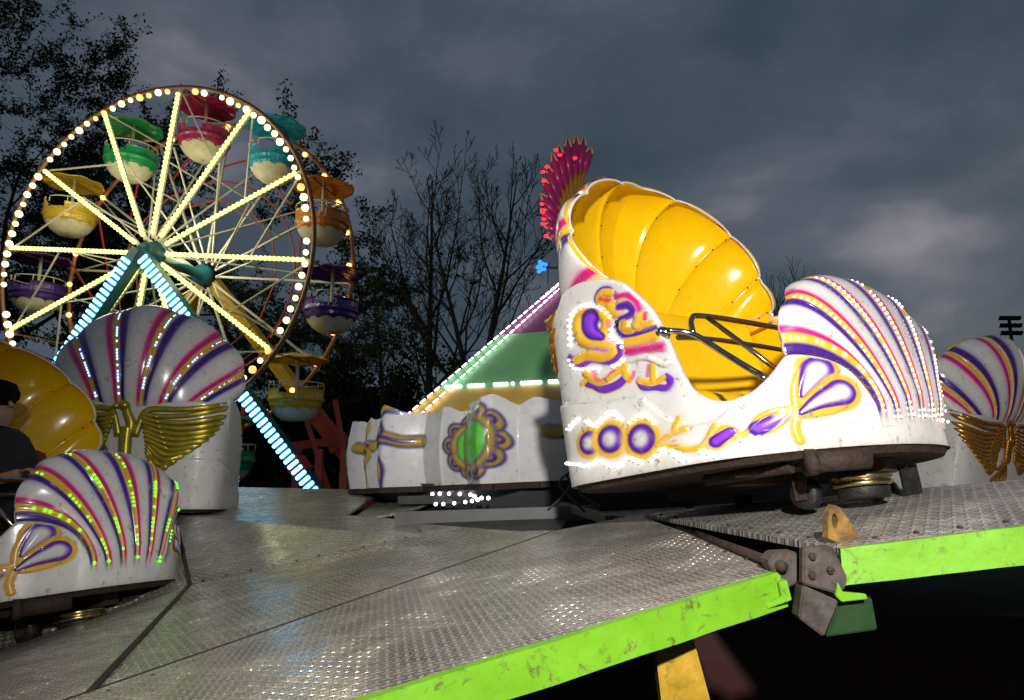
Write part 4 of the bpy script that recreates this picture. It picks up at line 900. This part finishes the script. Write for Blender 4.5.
for k,c0 in enumerate(np.arange(MO,9.4,2.6)):
    # medallion with flower frame
    c1=c0+1.30
    for j in range(10):
        a=2*math.pi*j/10; fst([(c1+.27*math.cos(a),.30+.20*math.sin(a))],.085,NV,.01,.12); fst([(c1+.265*math.cos(a),.30+.195*math.sin(a))],.07,GD,.03,.12); fst([(c1+.285*math.cos(a),.30+.215*math.sin(a))],.036,NV,0,.1); fst([(c1+.285*math.cos(a),.30+.215*math.sin(a))],.016,GD,0)
    fst([(c1,.30-.02),(c1,.30+.02)],.20,NV,.02,.1); fst([(c1,.30-.02),(c1,.30+.02)],.185,GD,.04,.1); fst([(c1,.30-.02),(c1,.30+.02)],.15,NV,.0,.1); fst([(c1,.30-.02),(c1,.30+.02)],.138,(.13,.62,.05),.05,.1)
    for s in (-1,1):
        x0=c1+s*.95
        fst([(x0-.25,.36),(x0-.05,.36),(x0+.25,.36)],.055,NV,.01); fst([(x0-.28,.36),(x0,.37),(x0+.26,.36)],.040,GD,.03); fst([(x0-.1,.365),(x0+.2,.365)],.016,NV,0)
        fst([(x0-.05*s,.60),(x0+.12*s,.52),(x0+.05*s,.40),(x0+.18*s,.30),(x0+.05*s,.15),(x0+.1*s,.0)],.04,NV,.01); fst([(x0-.05*s,.62),(x0+.14*s,.52),(x0+.07*s,.40),(x0+.2*s,.30),(x0+.07*s,.15),(x0+.12*s,.0)],.024,GD,.025)
Nf=np.stack([np.cos(A_),np.sin(A_),0*A_],-1); Vf=Vf+Nf*hf[...,None]
fo=grid('fascia_panel',Vf,cw,fas,colf)
Vi=Vf-Nf*(hf[...,None]+.05); grid('fascia_back',Vi[::6,::6],cream,fas)
m=MB(); 
for i in range(0,na-1,9):
    p=Vf[i,0]; q=Vf[min(na-1,i+9),0]; m.bar(p+np.array([0,0,-.03]),q+np.array([0,0,-.03]),.07,.05)
m.build('lower_rim',M['rust'],fas)
m=MB()
for i in range(412,495,6):
    p=Vf[i,0]; m.ball((p[0]*.985,p[1]*.985,p[2]-.13-.05*math.sin(i*.5)),.019,6)
m.build('light_strip',M['led_white'],fas,True)
under=mat('centre_machinery_grey',(.05,.05,.055),rough=.6,metal=.3,var=.4)
m=MB(); m.lathe([(2.75,-.6),(2.75,.30),(2.9,.32)],64,(0,0,0)); m.build('drum',under,fas,True)
m=MB(); m.lathe([(2.98,.22),(2.80,.0),(2.78,-.02)],64,(0,0,0)); m.build('drum_skirt',mat('pale_drum_paint',(.09,.09,.10),rough=.5,var=.3),fas,True)
# pyramid top with bands
pyr=empty('pyramid_top',(CC.x,CC.y,1.9),'purple, green and yellow banded pyramid roof edged with white lights, over the ride centre','roof')
ap=px(588,262,9.2)-Vector((CC.x,CC.y,1.9)); ap.x=.05; ap.y=0
bands=[(0,.22,mat('yellow_band',(.70,.42,.06),rough=.55,var=.25,vscale=3)),(.22,.52,mat('green_band',(.20,.50,.20),rough=.55,var=.25,vscale=3)),(.52,1.0,mat('purple_band',(.28,.04,.15),rough=.55,var=.25,vscale=3))]
corner=[Vector((2.95*math.cos(a),2.95*math.sin(a),-.10)) for a in [math.radians(216+60*k) for k in range(6)]]
for t0,t1,mt in bands:
    m=MB()
    for k in range(6):
        a,b=corner[k],corner[(k+1)%6]; m.quad(a.lerp(ap,t0),b.lerp(ap,t0),b.lerp(ap,t1),a.lerp(ap,t1))
    m.build('roof_band',mt,pyr)
for k in range(6):
    a=corner[k]; out=Vector((a.x,a.y,0)).normalized()*.05; tn=(corner[(k+1)%6]-a).normalized()
    for sgn in (.3,1.25):
        m=MB()
        for i in range(30):
            t=.02+i/30*.92; c=a.lerp(ap,t)+out*.5+ZZ*.03+tn*sgn*.19*(1-t*.5); d=(ap-a).normalized(); m.bar(c,c+d*.075,.022,.012,(0,0,1))
        m.build('light_strip',M['led_white'],pyr)
    b=corner[(k+1)%6]; m=MB()
    for i in range(56):
        if i%9 in (6,7) or random.random()<.15: continue
        c=a.lerp(ap,.235).lerp(b.lerp(ap,.235),.05+.9*i/56)+out*.6; m.ball(c,.020,6)
    m.build('light_strip',M['led_white'],pyr,True)
cr_=empty('feather_crest',px(566,240,9.2),'magenta and gold feather fan with red lights and pale tips rising behind the yellow hood','crest')
c0=Vector(cr_.location); fm=mat('magenta_feather',(.42,.02,.17),rough=.35,var=.3,vscale=8,coat=.2); tipm=mat('cream_tip',(.60,.52,.32),rough=.35); gfm=mat('gold_feather',(.48,.25,.02),rough=.35,var=.3,vscale=12)
outer=[(546,238),(543,226),(540,210),(540,194),(542,178),(546,164),(551,152),(558,143),(567,136),(576,134),(584,136),(591,147)]
inner=[(562,232),(561,228),(559,222),(558,214),(558,206),(560,198),(563,190),(566,184),(571,178),(576,174),(580,172),(584,171)]
feet=[(568,236)]*12
for i,(o_,n_) in enumerate(zip(outer,inner)):
    Y=9.2-.3+.03*i
    a=px(*n_,Y)-c0; b=px(*o_,Y)-c0; d=(b-a); f=MB(); f.tube([a,a+d*.5,a+d*.82,a+d*.93],[.05,.075,.06,.03],8,flat=(.3,-1,.1)); ff=f.build('feather',fm,cr_,True)
    t=MB(); w=Vector((.3,-1,.1)).cross(d).normalized()*.05; base=a+d*.72
    for s in (1,-1): t.tube([base+w*s+Vector((0,-.035,0)),b+Vector((0,-.03,0))],[.016,.012],6)
    t.build('feather_tip',tipm,ff,True)
    f=MB(); r_=px(568+i*.6,238-i*2.2,Y)-c0; f.tube([r_,a.lerp(r_,.4),a+d*.25],[.03,.05,.018],8,flat=(.3,-1,.1)); f.build('gold_feather',gfm,cr_,True)
for k,(x,y) in enumerate([(543,224),(543,212),(544,219),(542,204),(543,210),(544,181),(543,172),(547,167),(556,150),(560,155),(575,158),(546,236)]):
    m=MB(); m.ball(px(x,y,8.82)-c0,.030,8,(1,.6,.7)); m.build('red_light',M['led_red'],cr_,True)
m=MB(); m.tube([px(568,240,9.2)-c0,ap+Vector((CC.x,CC.y,1.9))-c0],.05,8); m.build('mast',M['gold'],cr_)
b=MB(); 
for k in range(9): b.ball((.04*math.cos(k*2.4)*math.sqrt(k/3),-.02,.05*math.sin(k*2.4)*math.sqrt(k/3)),.028,8)
bl=b.build('blue_lamp',M['led_cobalt'],None,True); bl.location=px(541,267,8.9); tag(bl,'small cluster of blue lights just left of the yellow hood','lamp')
m=MB(); m.tube([(0,0,0),tuple(Vector((CC.x+.05,CC.y,1.9+ap.z-.12))-Vector(bl.location))],.018,6); m.build('bracket',M['black_steel'],bl)
# red round buffer at the end of the fascia
m=MB(); m.ball((0,0,0),.085,16); m.lathe([(.03,-.1),(.05,-.1),(.05,0)],12); rb=m.build('ball_lamp',mat('dark_red_gloss',(.25,.006,.012),rough=.2,coat=.5),None,True); rb.location=px(362,487,8.3); tag(rb,'dark red ball at the left foot of the cream fascia','globe')  # red ball lamp on the fascia's end, without any glow
# fence and bystander beyond 
m=MB(); w_=1.35
fn=empty('crowd_barrier',px(518,515,14.5),'metal crowd barrier of upright bars beyond the ride centre','barrier'); fn.location.z=.0
fz=2.2
m=MB(); m.tube([(-1.3,0,.55),(-1.3,0,1.30),(1.3,0,1.30),(1.3,0,.55)],.025,8); m.tube([(-1.3,0,.2),(1.3,0,.2)],.025,8); m.build('frame',mat('galvanised_tube',(.35,.36,.36),rough=.4,metal=.7),fn,True)
m=MB()
for i in range(15): m.tube([(-1.2+i*.17,0,.2),(-1.2+i*.17,0,1.30)],.012,6)
m.build('upright_bars',mat('galvanised_bar',(.35,.36,.36),rough=.4,metal=.7),fn,True)
figure((px(499,500,15.5).x,15.5,0),-1.4,'bystander in dark top and pink trousers behind the metal barrier',shirt,pinkm,False,None,.95)
# cables hanging by the rear of the first car
m=MB()
for a,b_,c in (((572,470),(560,485),(585,512)),((575,468),(568,490),(548,510)),((566,474),(578,492),(600,508))):
    m.tube(resample3([px(*a,4.6),px(*b_,4.55),px(*c,4.5)],8),.008,6)
tag(m.build('cable',mat('black_cable',(.012,.012,.012),rough=.5),None,True),'thin black cables looping down behind the rear corner of the yellow hooded car','cable')
# stadium light far right
sl_=empty('stadium_light',px(1019,400,75),'tall stadium floodlight mast, unlit, at the right picture edge','floodlight mast'); sl_.location.z=0
H=px(1019,318,75).z; dkm=mat('silhouette_steel',(.015,.017,.02),rough=.7,metal=.3)
m=MB(); m.tube([(0,0,0),(0,0,H)],[.3,.16],8); m.build('pole',dkm,sl_,True)
for k in range(3):
    m=MB(); m.box((0,0,H-.2-k*.85),(2.4,.15,.12)); cb=m.build('crossarm',dkm,sl_)
    for j in range(5): q=MB(); q.box((-1.0+j*.5,-.2,H-.0-k*.85),(.40,.3,.40),Matrix.Rotation(.4,3,'X'),0,.05); q.build('lamp_head',dkm,cb)
# ------------------------------------------------------------ trees
bark=mat('dark_bark',(.030,.024,.020),rough=.9,var=.4); leafm=mat('dark_leaves',(.035,.045,.018),rough=.8,var=.5,vscale=1.5,spec=.2); needm=mat('dark_evergreen',(.020,.030,.018),rough=.85,var=.5,vscale=1.5,spec=.1)
def branchy(rng,p0,d0,L,r,depth,out,tips,spread=.5,up=.15,nseg=4,maxd=5,wig=.16):
    pts=[p0]; d=d0.normalized(); p=p0
    for i in range(nseg):
        d=(d+Vector((rng.uniform(-1,1),rng.uniform(-1,1),rng.uniform(-1,1)))*wig+Vector((0,0,up*.3))).normalized(); p=p+d*(L/nseg); pts.append(p)
    rr=[r*(1-.55*i/nseg) for i in range(nseg+1)]; out.append((pts,rr,depth))
    if depth>=maxd: tips.append((p,d)); return
    kids=3 if depth<2 else rng.choice((2,3,3,4))
    for k in range(kids):
        t=rng.uniform(.35,1) if k else 1; i=min(nseg-1,int(t*nseg)); q=pts[i].lerp(pts[i+1],t*nseg-i if i<nseg else 1)
        a=Vector((rng.uniform(-1,1),rng.uniform(-1,1),rng.uniform(-.4,.7))).normalized(); nd_=(d*(1-spread*(.35 if k==0 else 1))+a*spread*(.4 if k==0 else 1)+Vector((0,0,up))).normalized()
        branchy(rng,q,nd_,L*rng.uniform(.58,.82),rr[i]*rng.uniform(.5,.72),depth+1,out,tips,spread,up,nseg,maxd,wig)
def tree(label,base,H_,seed,leaf=0,mt=None,spread=.55,up=.15,maxd=5,r0=.2,lean=(0,0),trunkL=.35,lsz=.16,clump=.6,first=None,group=None,name='bare_tree',minr=.008,wig=.16):
    rng=random.Random(seed); t=empty(name,base,label,'tree',group); out=[];tips=[]
    branchy(rng,Vector((0,0,0)),Vector((lean[0],lean[1],1)),H_*trunkL,r0,0,out,tips,spread,up,5,maxd,wig)
    m=MB()
    for pts,rr,dp in out: m.tube(pts,[max(minr,r) for r in rr],5 if dp<3 else 3,False)
    m.build('trunk',bark,t,True)
    if leaf:
        T_=[]
        for pts,rr,dp in out:
            if dp>=maxd-1:
                for a,b in zip(pts,pts[1:]): T_+= [tuple(a.lerp(b,.3)),tuple(b)]
        T_=np.array(T_); n=leaf; g=np.random.default_rng(seed); ii=g.integers(0,len(T_),n); c=T_[ii]+g.normal(size=(n,3))*clump*np.array([1,1,.8])
        u=g.normal(size=(n,3)); u/=np.linalg.norm(u,axis=1,keepdims=True); v=np.cross(u,g.normal(size=(n,3))); v/=np.linalg.norm(v,axis=1,keepdims=True); s=lsz*g.uniform(.6,1.4,(n,1)); v=v*.45
        P_=np.stack([c-u*s,c+v*s,c+u*s,c-v*s],1).reshape(-1,3); m=MB(); m.v=[tuple(p) for p in P_]; m.f=[(4*i,4*i+1,4*i+2,4*i+3) for i in range(n)]; m.m=[0]*n; m.build('crown',mt or leafm,t)
    return t
def gx(x,Y): return Vector(((x-512)/FPX*Y*1.0,Y,0))
TG='trees behind the fairground'
def leader_tree(label,base,H_,seed,r0,lean=0,fork=None):
    rng=random.Random(seed); t=empty('bare_tree',base,label,'tree',TG); out=[]; m=MB()
    def limb(p,d,L,r,depth,up):
        n=7; pts=[p]; dd=d.normalized()
        for i in range(n):
            dd=(dd+Vector((rng.uniform(-1,1),rng.uniform(-1,1),rng.uniform(-.6,.9)))*(.05 if depth==0 else .15)+Vector((0,0,up))).normalized(); pts.append(pts[-1]+dd*L/n)
        rr=[max(.014,r*(1-.9*i/n)) for i in range(n+1)]; m.tube(pts,rr,6 if depth<2 else 3,False)
        if depth>=4 or L<.5: return
        k=(13,6,4,3)[depth]
        for j in range(k):
            tt=(.16 if depth==0 else .22)+(.8 if depth==0 else .75)*(j+rng.random())/k; i=min(n-1,int(tt*n)); q=pts[i].lerp(pts[i+1],tt*n-i); ax_=(pts[i+1]-pts[i]).normalized()
            a=rng.uniform(0,6.283); s_=ax_.orthogonal().normalized(); s_=Matrix.Rotation(a,3,ax_)@s_; an=rng.uniform(.55,.95)
            nl=L*((.62*(1-tt)+.16) if depth==0 else .58*(1-tt*.6))*rng.uniform(.7,1.15); limb(q,ax_*math.cos(an)+s_*math.sin(an),nl,rr[i]*rng.uniform(.38,.6),depth+1,.07 if depth<2 else .03)
    limb(Vector((0,0,0)),Vector((lean,0,1)),H_,r0,0,.01)
    if fork: limb(Vector((lean*H_*.28,0,H_*.27)),Vector((fork,0,1)),H_*.68,r0*.7,0,.02)
    m.build('trunk',bark,t,True); return t
tree('dark leafy tree at the left picture edge, taller than the ferris wheel',gx(-15,34),30,3,36000,leafm,.66,.06,6,.42,(.05,0),.36,.10,.16,group=TG,name='leafy_tree')
tree('broad dark tree right behind the ferris wheel, crown spreading to its right',gx(235,36),19.5,11,38000,leafm,.75,.02,6,.4,(.08,0),.36,.10,.16,group=TG,name='leafy_tree')
tree('dark tree behind the left half of the ferris wheel',gx(95,40),21,21,26000,needm,.7,.05,6,.4,(0,0),.36,.11,.2,group=TG,name='leafy_tree')
leader_tree('tall bare tree just right of the ferris wheel, left of the forked one',gx(428,32),15.8,5,.26,-.03)
leader_tree('bare forked tree nearest the feather crest',gx(468,30),14.2,9,.24,.10,-.22)
tree('leafy dark tree with open crown just right of the top of the ferris wheel',gx(335,37),17.5,42,26000,leafm,.78,.03,6,.36,(.02,0),.36,.10,.16,group=TG,name='leafy_tree')
leader_tree('smaller bare tree low between the ferris wheel and the two tall bare trees',gx(392,35),10.5,14,.16,-.12)
tree('thin bare treetop showing behind the yellow hood',gx(770,42),12.6,31,spread=.5,up=.15,maxd=5,r0=.14,trunkL=.4,group=TG,minr=.014)
def bush(label,x,Y,w,h,seed,n=13000):
    t=empty('evergreen_bush',gx(x,Y),label,'bush','dark bushes along the field edge'); g=np.random.default_rng(seed); K=16
    m=MB()
    for k in range(5): m.tube([(g.uniform(-w/4,w/4),0,0),(g.uniform(-w/3,w/3),g.uniform(-.5,.5),h*.7)],[.09,.03],5)
    m.build('trunk',bark,t)
    cc=np.stack([g.uniform(-w/2,w/2,K),g.uniform(-1.2,1.2,K),g.uniform(.15,.85,K)*h],-1); cc[:,2]*=1-.45*(np.abs(cc[:,0])/(w/2))**2
    ii=g.integers(0,K,n); c=cc[ii]+g.normal(size=(n,3))*np.array([w*.10,.7,h*.11]); c[:,2]=np.abs(c[:,2])
    u=g.normal(size=(n,3)); u/=np.linalg.norm(u,axis=1,keepdims=True); v=np.cross(u,g.normal(size=(n,3))); v/=np.linalg.norm(v,axis=1,keepdims=True); s=.16*g.uniform(.6,1.5,(n,1)); v=v*.5
    P_=np.stack([c-u*s,c+v*s,c+u*s,c-v*s],1).reshape(-1,3); m=MB(); m.v=[tuple(p) for p in P_]; m.f=[(4*i,4*i+1,4*i+2,4*i+3) for i in range(n)]; m.m=[0]*n; m.build('crown',needm,t)
for i,(x,w,h,l) in enumerate(((345,5.5,6.2,'dark bush immediately right of the ferris wheel base'),(395,5,7.6,'tallest dark bush, under the bare trees'),(445,5,6.0,'dark bush under the forked bare tree'),(495,5,4.6,'dark bush left of the pyramid roof'),(550,6,4.2,'dark bush hidden mostly by the pyramid roof'),(280,6,5.5,'dark bush behind the red legs of the ferris wheel'),(200,7,5.5,'dark bush behind the middle of the ferris wheel'),(110,8,6,'dark bush behind the left of the ferris wheel'),(20,8,6,'dark bush at the left picture edge'))): bush(l,x,37+i%3,w,h,50+i)
wd=np.random.default_rng(5); n=9000; c=np.stack([wd.uniform(-60,160,n),wd.uniform(80,110,n),np.abs(wd.normal(size=n))*1.8],-1); u=wd.normal(size=(n,3))*.8; v=wd.normal(size=(n,3))*.8
m=MB(); m.v=[tuple(p) for p in np.stack([c-u,c+v,c+u,c-v],1).reshape(-1,3)]; m.f=[(4*i,4*i+1,4*i+2,4*i+3) for i in range(n)]; m.m=[0]*n; tag(m.build('far_wood',needm),'dark line of distant woodland along the horizon','woodland',kind='stuff')
